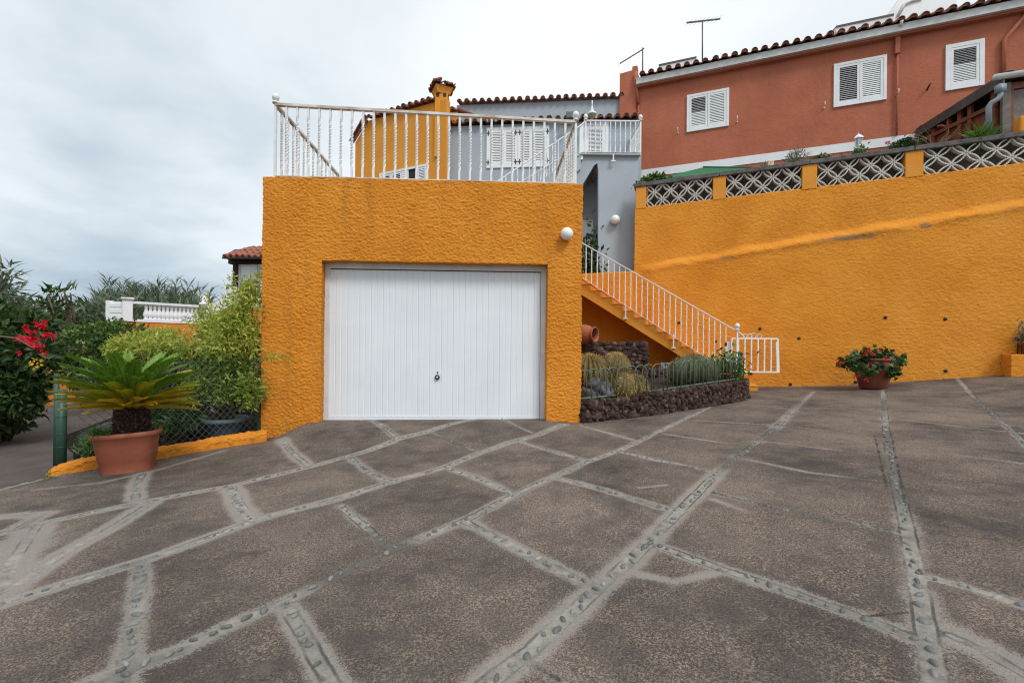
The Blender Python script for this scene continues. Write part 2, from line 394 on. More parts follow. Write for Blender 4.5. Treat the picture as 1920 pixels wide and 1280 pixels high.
# ================================================================== THE GROUND
HWL, HWC, HWT = .034, .027, .007
JOINTS = [  # pixel polyline, half width (m), bleached edge strength, edge spread (m), has pebbles
 ([(-150,1040),(51,987),(164,963),(273,940),(430,911),(582,874),(658,854),(747,823),(802,809),(884,786)], HWL, .9, .07, 1),
 ([(-160,1170),(0,1133),(273,1050),(480,975),(630,935),(740,901),(833,876),(896,850),(951,831),(1009,815),(1060,795)], HWL, .9, .07, 1),
 ([(60,1330),(172,1280),(219,1260),(336,1217),(461,1155),(539,1124),(642,1073),(736,1030),(802,1003),(880,971),(970,925),(1095,868),(1162,844),(1200,827),(1245,804),(1340,759)], HWL, .6, .06, 1),
 ([(870,1320),(911,1280),(990,1221),(1122,1100),(1185,1046),(1272,958),(1340,890),(1399,845),(1449,806),(1526,734)], HWL, .75, .09, 1),
 ([(1655,724),(1662,818),(1676,890),(1694,963),(1717,1072),(1735,1176),(1755,1280),(1762,1330)], HWL, .5, .08, 1),
 ([(1794,708),(1852,768),(1920,831),(2000,905)], HWL, .2, .05, 1),
 ([(225,1300),(250,1170),(262,1112),(266,1050)], HWC, .6, .06, 1),
 ([(640,1310),(617,1272),(578,1202),(539,1139)], HWC, .8, .06, 1),
 ([(434,913),(449,948),(469,973)], HWC*1.3, .9, .10, 1),
 ([(254,936),(256,909),(268,888)], HWC, .9, .10, 1),
 ([(527,823),(555,854),(578,872)], HWC, .8, .10, 1),
 ([(281,944),(219,983),(117,1038),(39,1092)], HWC, 1.0, .08, 0),
 ([(70,985),(23,1053),(0,1110)], HWC, 1.0, .12, 0),
 ([(-40,975),(30,966),(80,965),(30,992)], .02, .9, .10, 0),
 ([(638,948),(685,987),(732,1026)], HWC, .5, .05, 1),
 ([(658,858),(689,882),(728,901)], HWC, .6, .08, 1),
 ([(697,788),(744,821)], HWC, .6, .08, 1),
 ([(806,809),(850,828),(896,846)], HWC*.8, .15, .03, 1),
 ([(939,784),(974,800),(998,811)], HWC, .4, .08, 1),
 ([(841,878),(896,897),(966,928)], HWC, .6, .07, 1),
 ([(974,827),(1037,846),(1103,864)], HWC, .6, .07, 1),
 ([(1087,796),(1146,813),(1197,827)], HWC, .5, .05, 0),
 ([(872,977),(951,1018),(1029,1057),(1107,1096)], HWC, .7, .07, 1),
 ([(1048,897),(1138,919),(1240,950),(1275,957)], HWC, .7, .06, 1),
 ([(1158,846),(1240,864),(1290,872),(1340,886)], HWC, .5, .05, 1),
 ([(1236,1022),(1359,1067),(1481,1108),(1608,1153),(1721,1198)], HWC, .7, .06, 1),
 ([(1336,922),(1472,956),(1585,976),(1689,1001)], HWC*.6, .45, .05, 1),
 ([(1739,1081),(1812,1099),(1920,1135),(2010,1160)], HWC, .6, .05, 1),
 ([(1780,1189),(1834,1212),(1920,1262),(1990,1300)], .02, .8, .10, 0),
 ([(998,1241),(1060,1278),(1100,1300)], .012, .3, .05, 0),
 ([(1399,861),(1517,886),(1667,904)], HWT, .95, .04, 0), ([(1463,797),(1653,818)], HWT, .85, .04, 0),
 ([(1440,827),(1662,854)], HWT, .8, .04, 0), ([(1500,766),(1650,768)], HWT, .85, .05, 0),
 ([(1671,784),(1920,813)], HWT, .8, .04, 0), ([(1676,836),(1920,868)], HWT, .8, .04, 0),
 ([(1368,754),(1490,768)], HWT, .85, .04, 0), ([(1304,788),(1454,797)], HWT, .9, .04, 0), ([(1245,813),(1395,836)], HWT, .9, .04, 0),
 ([(1200,1076),(1268,1090),(1350,1070)], -.01, .75, .05, 0), ([(1200,913),(1250,908)], -.01, .7, .04, 0), ([(1336,935),(1410,962)], -.01, .6, .05, 0),
 ([(-60,930),(0,917),(95,893)], .02, 1.0, .05, 0), ([(70,917),(190,905),(300,880),(420,845)], -.01, .55, .07, 0),
]
CRACKS = [[(1707,949),(1834,976),(1920,995)],[(1680,879),(1920,913)],[(1617,1153),(1707,1146)],[(560,815),(620,800),(680,786)],[(1420,960),(1500,965),(1600,980)],[(1060,1278),(998,1241)],
          [(1671,812),(1700,960)],[(1640,815),(1665,925)], [(806,809),(896,846)], [(1336,922),(1472,956)]]
def segs(poly):
    q = [PG(*p) for p in poly]; return [((a.x,a.y),(b.x,b.y)) for a, b in zip(q[:-1], q[1:])]
def segdist(X, Y, s):
    (ax,ay),(bx,by) = s; dx, dy = bx-ax, by-ay; L2 = dx*dx+dy*dy+1e-9
    t = np.clip(((X-ax)*dx+(Y-ay)*dy)/L2, 0, 1); return np.hypot(X-ax-t*dx, Y-ay-t*dy)
ys = [0.45]
while ys[-1] < 14.6: ys.append(ys[-1]+max(.011, .0062*ys[-1]))
xs = np.concatenate([np.arange(-14, -5, .06), np.arange(-5, 4.5, .022), np.arange(4.5, 13.5, .045)])
GX, GY = np.meshgrid(xs, np.array(ys)); sh = GX.shape; gx, gy = GX.ravel(), GY.ravel()
jd = np.full(gx.shape, 9.0); hal = np.zeros(gx.shape); ck = np.full(gx.shape, 9.0)
for poly, hw, hs, spread, peb in JOINTS:
    d = np.full(gx.shape, 9.0)
    for s in segs(poly): d = np.minimum(d, segdist(gx, gy, s))
    if hw > 0: jd = np.minimum(jd, d-hw)
    hal = np.maximum(hal, hs*np.exp(-(np.maximum(0, d-max(hw,0))/(spread*(.62 if peb else .8)))**2*.9)*(1-.45*sm(4.5, 8.5, gy)*(gx > 0)))
for poly in CRACKS:
    for s in segs(poly): ck = np.minimum(ck, segdist(gx, gy, s))
# the worn concrete patch at the left edge of the drive
pc = PG(8,1030); hal = np.maximum(hal, .95*np.exp(-(((gx-pc.x)/.28)**2+((gy-pc.y)/.30)**2)))
dkj = np.zeros(gx.shape)
for px, py, r in ((1658,760,1.4),(1664,820,1.2),(1670,870,.8),(1680,915,.55),(1399,845,.55),(1372,868,.4),(1440,815,.5),(1850,765,2.0),(720,1010,.22),(738,1030,.2),(690,1052,.25),(640,1072,.22),(850,828,.5),(1500,967,.35)):
    q = PG(px,py); dkj = np.maximum(dkj, np.exp(-((gx-q.x)**2+(gy-q.y)**2)/r**2*1.5))
hal = hal*(1-.8*dkj)
gz = G(gx, gy)+.012*(fbm(np.stack([gx*.9, gy*.9, gx*0], 1), 2, 3)-.5)
gz = gz-np.where(jd < 0, .004, 0)-.004*np.exp(-(ck/.012)**2)
# each slab weathers to its own tone: find the slabs between the joints
free = (jd > -.004).reshape(sh); lab = np.zeros(sh, np.int32); nlab = 0; tone_of = [1.0]
for i0 in range(0, sh[0], 9):
    for j0 in range(0, sh[1], 9):
        if free[i0,j0] and lab[i0,j0] == 0:
            nlab += 1; tone_of.append(random.uniform(.80, 1.24)); stk = [(i0,j0)]; lab[i0,j0] = nlab
            while stk:
                i_, j_ = stk.pop()
                for i2, j2 in ((i_+1,j_),(i_-1,j_),(i_,j_+1),(i_,j_-1)):
                    if 0 <= i2 < sh[0] and 0 <= j2 < sh[1] and free[i2,j2] and lab[i2,j2] == 0: lab[i2,j2] = nlab; stk.append((i2,j2))
tone = np.array(tone_of)[lab].ravel()
GV = np.stack([gx, gy, gz], 1)
idx = np.arange(GV.shape[0]).reshape(sh)
GF = np.stack([idx[:-1,:-1], idx[:-1,1:], idx[1:,1:], idx[1:,:-1]], -1).reshape(-1,4)
e0, e1 = PG(-60,930), PG(95,893)
fc = GV[GF].mean(1)
eX = np.where(fc[:,1] < e1.y, e0.x+(e1.x-e0.x)*(fc[:,1]-e0.y)/(e1.y-e0.y), e1.x+(fc[:,1]-e1.y)*.66)   # left edge of the drive
onroad = fc[:,0] < eX
def sub(V, Fq, mask):
    f = Fq[mask]; u, inv = np.unique(f, return_inverse=True); return u, inv.reshape(-1,4)
def mat_drive():
    m, nt, b = M('paved_drive'); t = ocoord(nt)
    _tn = N(nt, 'ShaderNodeAttribute', attribute_name='tone').outputs['Fac']; _cc = N(nt, 'ShaderNodeCombineColor'); [nt.links.new(_tn, _cc.inputs[k]) for k in range(3)]; N_tone = _cc.outputs[0]
    A = lambda n: N(nt, 'ShaderNodeAttribute', attribute_name=n).outputs['Fac']
    big = noise(nt, .9, 5, .6, t); med = noise(nt, 4.5, 6, .65, t); fin = noise(nt, 88, 4, .75, t); fin2 = noise(nt, 190, 3, .7, t)
    slab = ramp(nt, big, [(.30, (.050, .044, .041)), (.48, (.092, .080, .072)), (.68, (.168, .141, .119))])
    slab = mixc(nt, math_(nt, 'MULTIPLY', ramp(nt, med, [(.35, (0,0,0)), (.7, (1,1,1))]), .45), slab, (.075, .061, .054))
    pm = ramp(nt, math_(nt, 'ADD', math_(nt, 'MULTIPLY', big, .5), math_(nt, 'MULTIPLY', med, .5)), [(.40, (.15,.15,.15)), (.58, (1,1,1))])
    spk = ramp(nt, math_(nt, 'ADD', math_(nt, 'MULTIPLY', fin, .6), math_(nt, 'MULTIPLY', fin2, .4)), [(.485, (0,0,0)), (.55, (1,1,1))])
    slab = mixc(nt, math_(nt, 'MULTIPLY', math_(nt, 'MULTIPLY', spk, pm), .85), slab, (.40, .305, .235))
    dk = ramp(nt, noise(nt, 120, 3, .65, t), [(.40, (1,1,1)), (.48, (0,0,0))])
    slab = mixc(nt, math_(nt, 'MULTIPLY', dk, .6), slab, (.034, .028, .026))
    vo = N(nt, 'ShaderNodeTexVoronoi', Scale=17.0); nt.links.new(t, vo.inputs['Vector'])
    slab = mixc(nt, math_(nt, 'MULTIPLY', ramp(nt, vo.outputs['Distance'], [(.05, (1,1,1)), (.12, (0,0,0))]), .4), slab, (.34, .31, .28))
    bl_ = ramp(nt, noise(nt, 1.7, 5, .7, ocoord(nt, (1,1.3,1))), [(.58, (0,0,0)), (.70, (1,1,1))]); slab = mixc(nt, math_(nt, 'MULTIPLY', bl_, .42), slab, (.215,.172,.138))
    ol_ = ramp(nt, noise(nt, 2.1, 4, .6, ocoord(nt, (1.2,1,1))), [(.28, (1,1,1)), (.38, (0,0,0))]); slab = mixc(nt, math_(nt, 'MULTIPLY', ol_, .5), slab, (.038,.034,.032))
    slab = mixc(nt, 1.0, slab, N_tone, 'MULTIPLY')
    hn = math_(nt, 'ADD', math_(nt, 'ADD', math_(nt, 'MULTIPLY', noise(nt, 5, 7, .75, t), .62), math_(nt, 'MULTIPLY', fin, .62)), math_(nt, 'MULTIPLY', math_(nt, 'SUBTRACT', noise(nt, 1.3, 3, .5, t), .5), .9))
    dth = math_(nt, 'ADD', math_(nt, 'MULTIPLY_ADD', math_(nt, 'SUBTRACT', fin, .5), 2.5, .40), math_(nt, 'MULTIPLY', math_(nt, 'SUBTRACT', noise(nt, 2.6, 5, .65, t), .5), 1.1))
    h = ramp(nt, math_(nt, 'SUBTRACT', math_(nt, 'MULTIPLY', A('hal'), 1.1), dth), [(.02, (0,0,0)), (.15, (1,1,1))])
    c = mixc(nt, math_(nt, 'MULTIPLY', h, .66), slab, mixc(nt, fin, (.24, .225, .20), (.41, .39, .355)))
    je = math_(nt, 'ADD', A('jd'), math_(nt, 'MULTIPLY', math_(nt, 'SUBTRACT', noise(nt, 22, 6, .7, t), .5), .034))
    mort = ramp(nt, noise(nt, 16, 7, .72, t), [(.28, (.13, .12, .10)), (.48, (.27, .255, .225)), (.72, (.40, .385, .345))])
    mort = mixc(nt, math_(nt, 'MULTIPLY', A('dkj'), .9), mort, mixc(nt, fin, (.06,.058,.05), (.15,.145,.125)))
    mort = mixc(nt, math_(nt, 'MULTIPLY', ramp(nt, big, [(.35, (1,1,1)), (.5, (0,0,0))]), .6), mort, (.11, .105, .095))
    jm = ramp(nt, math_(nt, 'MULTIPLY_ADD', je, -20.0, .5), [(.42, (0,0,0)), (.58, (1,1,1))])
    c = mixc(nt, math_(nt, 'MULTIPLY', jm, .94), c, mort)
    ed = ramp(nt, math_(nt, 'ABSOLUTE', math_(nt, 'ADD', A('jd'), math_(nt, 'MULTIPLY', math_(nt, 'SUBTRACT', noise(nt, 9, 4, .6, t), .5), .02))), [(.0025, (1,1,1)), (.007, (0,0,0))])
    ed = math_(nt, 'MULTIPLY', ed, ramp(nt, noise(nt, 2.2, 4, .6, t), [(.45, (0,0,0)), (.6, (.8,.8,.8))]))
    c = mixc(nt, ed, c, (.045, .04, .037))
    kk = ramp(nt, math_(nt, 'ADD', A('ck'), math_(nt, 'MULTIPLY', math_(nt, 'SUBTRACT', noise(nt, 6, 5, .7, t), .5), .06)), [(.003, (.85,.85,.85)), (.011, (0,0,0))])
    c = mixc(nt, kk, c, (.035, .032, .03))
    nt.links.new(c, b.inputs['Base Color']); b.inputs['Roughness'].default_value = .9; b.inputs['Specular IOR Level'].default_value = .22
    hb = math_(nt, 'ADD', math_(nt, 'MULTIPLY', fin, 1.0), math_(nt, 'MULTIPLY', med, .9))
    bump(nt, b, math_(nt, 'SUBTRACT', hb, math_(nt, 'MULTIPLY', ed, .8)), .8, .012)
    return m
m_drive = mat_drive()
def attr(o, name, a):
    at_ = o.data.attributes.new(name, 'FLOAT', 'POINT'); at_.data.foreach_set('value', np.asarray(a, np.float32))
for nm, mk in (('driveway', ~onroad), ('road', onroad)):
    u_, f_ = sub(GV, GF, mk)
    o = mesh_obj(nm, GV[u_], f_, m_drive if nm == 'driveway' else None, None, True, origin=Vector((0,0,0))) if nm == 'driveway' else \
        mesh_obj(nm, GV[u_]-np.array([0,0,.004]), f_, mat_basic('road_surface', (.105,.088,.080), (.070,.058,.053), .9, 2.2, .6, .006, 90, 0, .2, 9), None, True, origin=Vector((0,0,0)))
    struct(o)
    if nm == 'driveway':
        attr(o, 'jd', jd[u_]); attr(o, 'hal', hal[u_]); attr(o, 'ck', ck[u_]); attr(o, 'tone', tone[u_]); attr(o, 'dkj', np.minimum(1, dkj[u_]*1.3)); drive = o
# pebbles set in the joints
def mat_pebble():
    m, nt, b = M('blue_grey_pebble'); t = ocoord(nt)
    r = N(nt, 'ShaderNodeNewGeometry').outputs['Random Per Island']
    c = ramp(nt, r, [(0, (.050,.060,.064)), (.4, (.085,.098,.102)), (.7, (.13,.145,.145)), (.9, (.22,.22,.20)), (1, (.33,.31,.27))])
    c = mixc(nt, math_(nt, 'MULTIPLY', noise(nt, 70, 4, .6, t), .5), c, (.17,.165,.15))
    nt.links.new(c, b.inputs['Base Color']); b.inputs['Roughness'].default_value = .55
    return m
pv = []; pf = []; no = 0
ring = 9
for poly, hw, hs, spread, peb in JOINTS:
    if not peb: continue
    for (ax,ay),(bx,by) in segs(poly):
        L = math.hypot(bx-ax, by-ay); dx, dy = (bx-ax)/L, (by-ay)/L; s = random.random()*.05
        while s < L:
            x, y = ax+dx*s, ay+dy*s; s += random.uniform(.045, .10)
            if y > 7.5 or random.random() < .16+.5*float(sm(4,7,y)): continue
            o_ = random.gauss(0, hw*.30); x -= dy*o_; y += dx*o_
            ang = math.atan2(dy, dx)+random.gauss(math.pi/2 if hw < HWL else .3, .6); a = random.uniform(.011, .027); b_ = a*random.uniform(.4, .75)
            zc = float(G(x, y))+.0015; vs = [(x, y, zc+.0065)]
            for lev, zz in ((.80, .0052), (1.0, -.004)):
                for k in range(ring):
                    q = 2*math.pi*k/ring; rr = lev*(1+.22*math.sin(2*q+a*900)+.12*math.sin(3*q+b_*700))
                    ex, ey = a*rr*math.cos(q), b_*rr*math.sin(q)
                    xx = x+ex*math.cos(ang)-ey*math.sin(ang); yy = y+ex*math.sin(ang)+ey*math.cos(ang); vs.append((xx, yy, float(G(xx,yy))+zz))
            pv += vs
            for k in range(ring):
                k2 = (k+1) % ring; pf.append((no, no+1+k, no+1+k2)); pf.append((no+1+k, no+1+ring+k, no+1+ring+k2, no+1+k2))
            no += len(vs)
pb = mesh_obj('pebble_inlay', np.array(pv), pf, mat_pebble(), drive, True); pb['kind'] = 'stuff'
# far ground
mt = MB(); mt.box(-420, 420, -60, 500, -3.2, -1.2)
struct(mt.build('terrain', mat_basic('dry_ground', (.10,.095,.05), (.05,.06,.03), .95, .08)))
# ================================================================== GARAGE
gp = GAR.pt
GX0, GX1, OX0, OX1, GZ, OZ, ZB = -3.607, 1.027, -2.766, .516, 3.58, 2.39, -.6
garage = thing('garage', 'flat roofed garage in rough orange roughcast with a white up and over door', 'garage', gp(-1.1, 0, .05))
def Q(a,b,c,d,nu,nv): return ((a,b,c,d),nu,nv)
ST = .0098
nn = lambda L: max(2, int(L/ST))
nxl, nxm, nxr = nn(OX0-GX0), nn(OX1-OX0), nn(GX1-OX1); nzl, nzu = nn(OZ-ZB), nn(GZ-OZ)
RV = -.26; RX0 = -2.80; RZ = 2.40
fq = []
for (xa, xb, n_) in ((GX0,OX0,nxl),(OX1,GX1,nxr)):
    fq.append(Q(gp(xa,0,ZB),gp(xb,0,ZB),gp(xb,0,OZ),gp(xa,0,OZ),n_,nzl))
for (xa, xb, n_) in ((GX0,OX0,nxl),(OX0,OX1,nxm),(OX1,GX1,nxr)):
    fq.append(Q(gp(xa,0,OZ),gp(xb,0,OZ),gp(xb,0,GZ),gp(xa,0,GZ),n_,nzu))
    fq.append(Q(gp(xa,0,GZ),gp(xb,0,GZ),gp(xb,-.30,GZ),gp(xa,-.30,GZ),n_,16))
fq.append(Q(gp(OX0,0,ZB),gp(RX0,RV,ZB),gp(RX0,RV,RZ),gp(OX0,0,OZ),24,nzl))
fq.append(Q(gp(OX1,RV,ZB),gp(OX1,0,ZB),gp(OX1,0,OZ),gp(OX1,RV,RZ),24,nzl))
fq.append(Q(gp(OX0,0,OZ),gp(RX0,RV,RZ),gp(OX1,RV,RZ),gp(OX1,0,OZ),24,nxm))
for za, zc_, n_ in ((ZB,OZ,nzl),(OZ,GZ,nzu)):
    fq.append(Q(gp(GX0,-4.9,za),gp(GX0,0,za),gp(GX0,0,zc_),gp(GX0,-4.9,zc_),40,n_))
    fq.append(Q(gp(GX1,0,za),gp(GX1,-4.9,za),gp(GX1,-4.9,zc_),gp(GX1,0,zc_),40,n_))
stucco('wall', fq, m_stucco, garage, 31., .0165, 2)
mb = MB(); mb.pbox(GAR, GX0+.05, GX1-.05, GZ-.35, GZ-.06, -.28, -4.85); mb.pbox(GAR, GX0, GX1, ZB, GZ-.02, -4.86, -4.98)
mb.build('roof_slab', mat_basic('terrace_screed', (.32,.22,.16), (.25,.17,.12), .9), garage)
fr = MB(); DZ0 = .06
fr.pbox(GAR, RX0-.02, RX0+.085, DZ0-.4, RZ, RV+.06, RV-.02); fr.pbox(GAR, OX1-.075, OX1+.02, DZ0-.4, RZ, RV+.06, RV-.02)
fr.pbox(GAR, RX0+.085, OX1-.075, RZ-.085, RZ+.02, RV+.06, RV-.02)
fr.build('door_frame', mat_basic('worn_white_frame', (.70,.72,.74), (.55,.56,.57), .5, 3, .1, .002, 30), garage, bevel=.006)
dl0, dl1 = RX0+.085, OX1-.082; OZ_ = OZ; OZ = RZ
def mat_door():
    m, nt, b = M('white_steel_door'); t = ocoord(nt)
    c = ramp(nt, noise(nt, 1.6, 5, .6, t), [(.3, (.69,.735,.785)), (.7, (.755,.795,.84))])
    k = ramp(nt, noise(nt, 1.0, 6, .7, ocoord(nt, (9, 9, .5))), [(.55, (0,0,0)), (.75, (1,1,1))]); c = mixc(nt, math_(nt, 'MULTIPLY', k, .2), c, (.62,.63,.62))
    nt.links.new(c, b.inputs['Base Color']); b.inputs['Roughness'].default_value = .42; bump(nt, b, noise(nt, 3, 3, .5, t), .08, .01); return m
m_door = mat_door()
prof = []; X = dl0; k = 0; W_ = (dl1-dl0)/36
while X < dl1-.001:                            # pressed ribs: flat land, narrow groove, shallow recess
    hi = .0085 if k % 2 else .0055
    prof += [(X, hi), (X+W_*.74, hi), (X+W_*.82, .0015), (X+W_*.92, .0015)]; X += W_; k += 1
prof.append((dl1, .004))
dv = [gp(x, RV+.03+o_, z) for z in (DZ0+.05, OZ-.10) for x, o_ in prof]; n_ = len(prof)
df = [(i, i+1, n_+i+1, n_+i) for i in range(n_-1)]
door = mesh_obj('door', np.array(dv), df, m_door, garage)
b_ = MB(); b_.pbox(GAR, dl0, dl1, DZ0-.02, DZ0+.05, RV+.046, RV+.0)
for k in range(36): b_.pbox(GAR, dl0+W_*k+.012, dl0+W_*(k+1)-.012, DZ0+.042, DZ0+.056, RV+.0475, RV+.04)
b_.build('bottom_rail', m_door, door)
ed_ = MB()
for a_, c_ in ((dl0-.010, dl0), (dl1, dl1+.010)): ed_.pbox(GAR, a_, c_, DZ0, OZ-.09, RV+.012, RV-.01)
ed_.pbox(GAR, dl0, dl1, OZ-.10, OZ-.088, RV+.012, RV-.01); ed_.build('shadow_gap', m_dark, door)
hp = GAR.at(820,707,RV+.05)
h_ = MB(); h_.lathe(hp, [(.036,0),(.038,.012),(.030,.022),(.016,.024)], 20, GAR.n); hd = h_.build('handle', m_iron, door, True)
h2 = MB(); h2.lathe(hp+GAR.n*.024, [(.012,0),(.012,.014),(1e-5,.016)], 12, GAR.n, 1, 1.3); h2.build('knob', m_white, hd, True)
h3 = MB(); q = GAR.at(820.5,698,RV+.045); h3.bar(q-Vector((0,0,.014)), q+Vector((0,0,.014)), .012, .01, GAR.n); h3.build('keyhole', m_iron, door)
OZ = OZ_
# globe lamps
def globe(name, label, pos, n, r, tilt=.0):
    t = thing(name, label, 'wall lamp', pos, 'white globe wall lamps')
    a = MB(); a.lathe(pos, [(r*.62,-.005),(r*.62,.02),(r*.45,.028)], 20, n); a.build('base', m_white, t, True)
    a = MB(); a.ball(pos+n*(r*.95), r, 24, 16); a.build('globe', m_globe, t, True)
m_globe, nt_, b_ = M('opal_globe'); b_.inputs['Base Color'].default_value = (.82,.82,.81,1); b_.inputs['Roughness'].default_value = .25
globe('wall_lamp', 'white opal globe lamp on the orange garage front, above the door corner', GAR.at(1061,441), GAR.n, .092)
# ================================================================== TERRACE RAILING ON THE GARAGE
def baluster_mesh(h, w=.026, turns=3.0, twist=True, n=40):
    m = MB(); vs = []; fs = []
    for i in range(n+1):
        q = i/n; a = 0
        if twist: a = 2*math.pi*turns*float(sm(.10,.90,q))
        for k in range(4):
            b = a+math.pi/4+k*math.pi/2; vs.append((math.cos(b)*w*.707, math.sin(b)*w*.707, q*h))
    for i in range(n):
        for k in range(4): fs.append((i*4+k, i*4+(k+1)%4, i*4+4+(k+1)%4, i*4+4+k))
    return m.add(vs, fs+[(3,2,1,0),(n*4,n*4+1,n*4+2,n*4+3)])
def finial(mb, p, r):
    mb.lathe(p, [(r*.95,0),(r*.95,r*.35),(r*.5,r*.5),(r*.5,r*.8),(r*.85,r*1.1),(r*1.05,r*1.7),(r*.95,r*2.3),(r*.6,r*2.8),(1e-5,r*3.05)], 16)
rail = thing('terrace_railing', 'rust stained white iron railing around the garage roof terrace', 'railing', gp(-1.3,-.06,GZ))
RXL, RXR = -3.47, .925
zt0, zt1 = 4.655, 4.535
tz = lambda X: zt0+(zt1-zt0)*(X-RXL)/(RXR-RXL)
BL = 4.4
P0, P1 = gp(RXL,-.07,0), gp(RXR,-.07,0); back = -GAR.n*BL
def raised(p, z): return Vector((p.x, p.y, z))
for nm, z0_, z1_, w, h, mt_ in (('top_rail', zt0, zt1, .058, .036, m_railrust), ('bottom_rail', GZ+.035, GZ+.035, .045, .016, m_railrust)):
    a = MB(); a.bar(raised(P0,z0_), raised(P1,z1_), w, h); a.build(nm, mt_, rail)
    for p, z in ((P0, z0_), (P1, z1_)):
        a = MB(); a.bar(raised(p,z)-GAR.n*.03, raised(p,z)+back, w, h); a.build(nm, mt_, rail)
proto = None
def put_bal(p, z0, z1, par, pr):
    if pr is None:
        m = baluster_mesh(1.0, .030).build('baluster', m_bal, par, origin=Vector((0,0,0))); m.location = Vector((p.x,p.y,z0))-wloc(par); m.scale = (1,1,z1-z0); return m
    dup(pr, par, (p.x,p.y,z0), scale=(1,1,z1-z0)); return pr
NB = 28
for k in range(1, NB):
    p = P0.lerp(P1, k/NB); proto = put_bal(p, GZ+.04, tz(p.x)-.015, rail, proto)
for p, z in ((P0, zt0), (P1, zt1)):
    for k in range(1, 22): proto = put_bal(p+back*(k/22), GZ+.04, z-.015, rail, proto)
for p, z in ((P0, zt0), (P1, zt1)):
    a = MB(); a.bar(raised(p,GZ-.02), raised(p,z-.02), .034, .034); po = a.build('post', m_bal, rail)
    a = MB(); finial(a, raised(p,z+.018), .048); a.build('finial', m_bal, po, True)
# ================================================================== RETAINING WALL
ztw = lambda X: 4.885+.027*(X-3.47)
zled = lambda X: 3.34+.13*(X-3.86)
wall = thing('retaining_wall', 'tall orange roughcast retaining wall topped with white breeze blocks', 'wall', WALL.pt(7,0,.4))
WX0, WX1 = 3.2, 13.2
def pre(V):
    z0 = zled(V[:,0]); n = np.array(WALL.n)
    k = 1-sm(z0-.11, z0+.15, V[:,2]+.22*(fbm(V*1.6,3,8)-.5)); k = k*sm(3.25, 3.7, V[:,0])
    bulge = .10*k+.03*np.exp(-((V[:,2]-z0+.02)/.10)**2)*sm(3.3,4.2,V[:,0])*(.4+1.2*fbm(V*1.1,2,61))
    return V+n*bulge[:,None]
wq = []; wp = WALL.pt
ny = 150
wq.append(Q(wp(WX0,0,-.4), wp(WX1,0,-.4), wp(WX1,0,ztw(WX1)), wp(WX0,0,ztw(WX0)), 520, ny*2))
wq.append(Q(wp(WX0,-.3,-.4), wp(WX0,0,-.4), wp(WX0,0,ztw(WX0)), wp(WX0,-.3,ztw(WX0)), 8, ny*2))
wq.append(Q(wp(WX0,0,ztw(WX0)), wp(WX1,0,ztw(WX1)), wp(WX1,-.3,ztw(WX1)), wp(WX0,-.3,ztw(WX0)), 520, 8))
wo_ = stucco('wall', wq, m_wallst, wall, 25., .0145, 5, pre)
wv_ = np.empty(len(wo_.data.vertices)*3); wo_.data.vertices.foreach_get('co', wv_); wv_ = wv_.reshape(-1,3)+np.array(wloc(wall)); st_a = np.zeros(len(wv_))
for px, py, r, s in ((1540,452,.28,.8),(1585,447,.42,1.2),(1620,444,.25,1.0),(1730,424,.14,1.1),(1360,484,.35,.75),(1900,392,.3,.7),(1475,728,.4,.55),(1860,706,.4,.6)):
    q = WALL.at(px,py,.05); st_a = np.maximum(st_a, s*np.exp(-((wv_[:,0]-q.x)/r)**2-((wv_[:,2]-q.z)/.09)**2))
at_ = wo_.data.attributes.new('stain', 'FLOAT', 'POINT'); at_.data.foreach_set('value', st_a.astype(np.float32))
lq = [Q(wp(.2,0,-.4), wp(WX0+.05,0,-.4), wp(WX0+.05,0,3.22), wp(.2,0,3.22), 100, 110), Q(wp(.2,0,3.22), wp(WX0+.05,0,3.22), wp(WX0+.05,-.22,3.22), wp(.2,-.22,3.22), 100, 6)]
stucco('low_wall', lq, m_wallst, wall, 25., .0145, 6)
holes = [(1425,616),(1498,634),(1660,595),(1772,598),(1482,720),(1408,700),(1773,695),(1880,681),(1273,605),(1342,640),(1604,716)]
for px, py in holes:
    p = WALL.at(px,py,.10); a = MB(); a.lathe(p-WALL.n*.03, [(.034,0),(.034,.045),(1e-5,.045)], 12, WALL.n); a.build('weep_hole', m_dark, wall, True)
PANELS = [(1212,1337),(1361,1504),(1532,1697),(1731,1958)]; PH = .54
edges = []
for a_, c_ in PANELS: edges.append((WALL.at(a_,340).x, WALL.at(c_,330).x))
def breeze(X0, X1):
    m = MB(); p = (X1-X0)/4; h = .205
    def lens(a, b):
        a = np.array(a); b = np.array(b); d = b-a; nrm = np.array([-d[1], d[0]*WALL.L])*.30
        for sgn in (1,-1):
            q = [a+d*t+nrm*sgn*4*t*(1-t)*.47 for t in np.linspace(0,1,9)]
            for u_, w_ in zip(q[:-1], q[1:]):
                if max(u_[1], w_[1]) < 0 or min(u_[1], w_[1]) > PH or max(u_[0],w_[0]) < X0-.001 or min(u_[0],w_[0]) > X1+.001: continue
                u_ = np.clip(u_, [X0,0], [X1,PH]); w_ = np.clip(w_, [X0,0], [X1,PH])
                if np.hypot(*(u_-w_)) < .004: continue
                A_ = WALL.pt(u_[0], -.07, ztw(u_[0])+u_[1]); B_ = WALL.pt(w_[0], -.07, ztw(w_[0])+w_[1])
                e = (B_-A_).normalized()*.006; m.bar(A_-e, B_+e, .027, .10, WALL.n)
    for k in range(-1, 5):
        for az in (-.045, .365, .775):
            for sx in (-.5,.5):
                for sz in (-h, h): lens((X0+p*(k+.5), az), (X0+p*(k+.5+sx), az+sz))
    return m
for X0, X1 in edges: breeze(X0, X1).build('breeze_panel', m_block, wall)
px_ = [WX0+.02]+[v for e in edges for v in e]+[edges[-1][1]+.3]
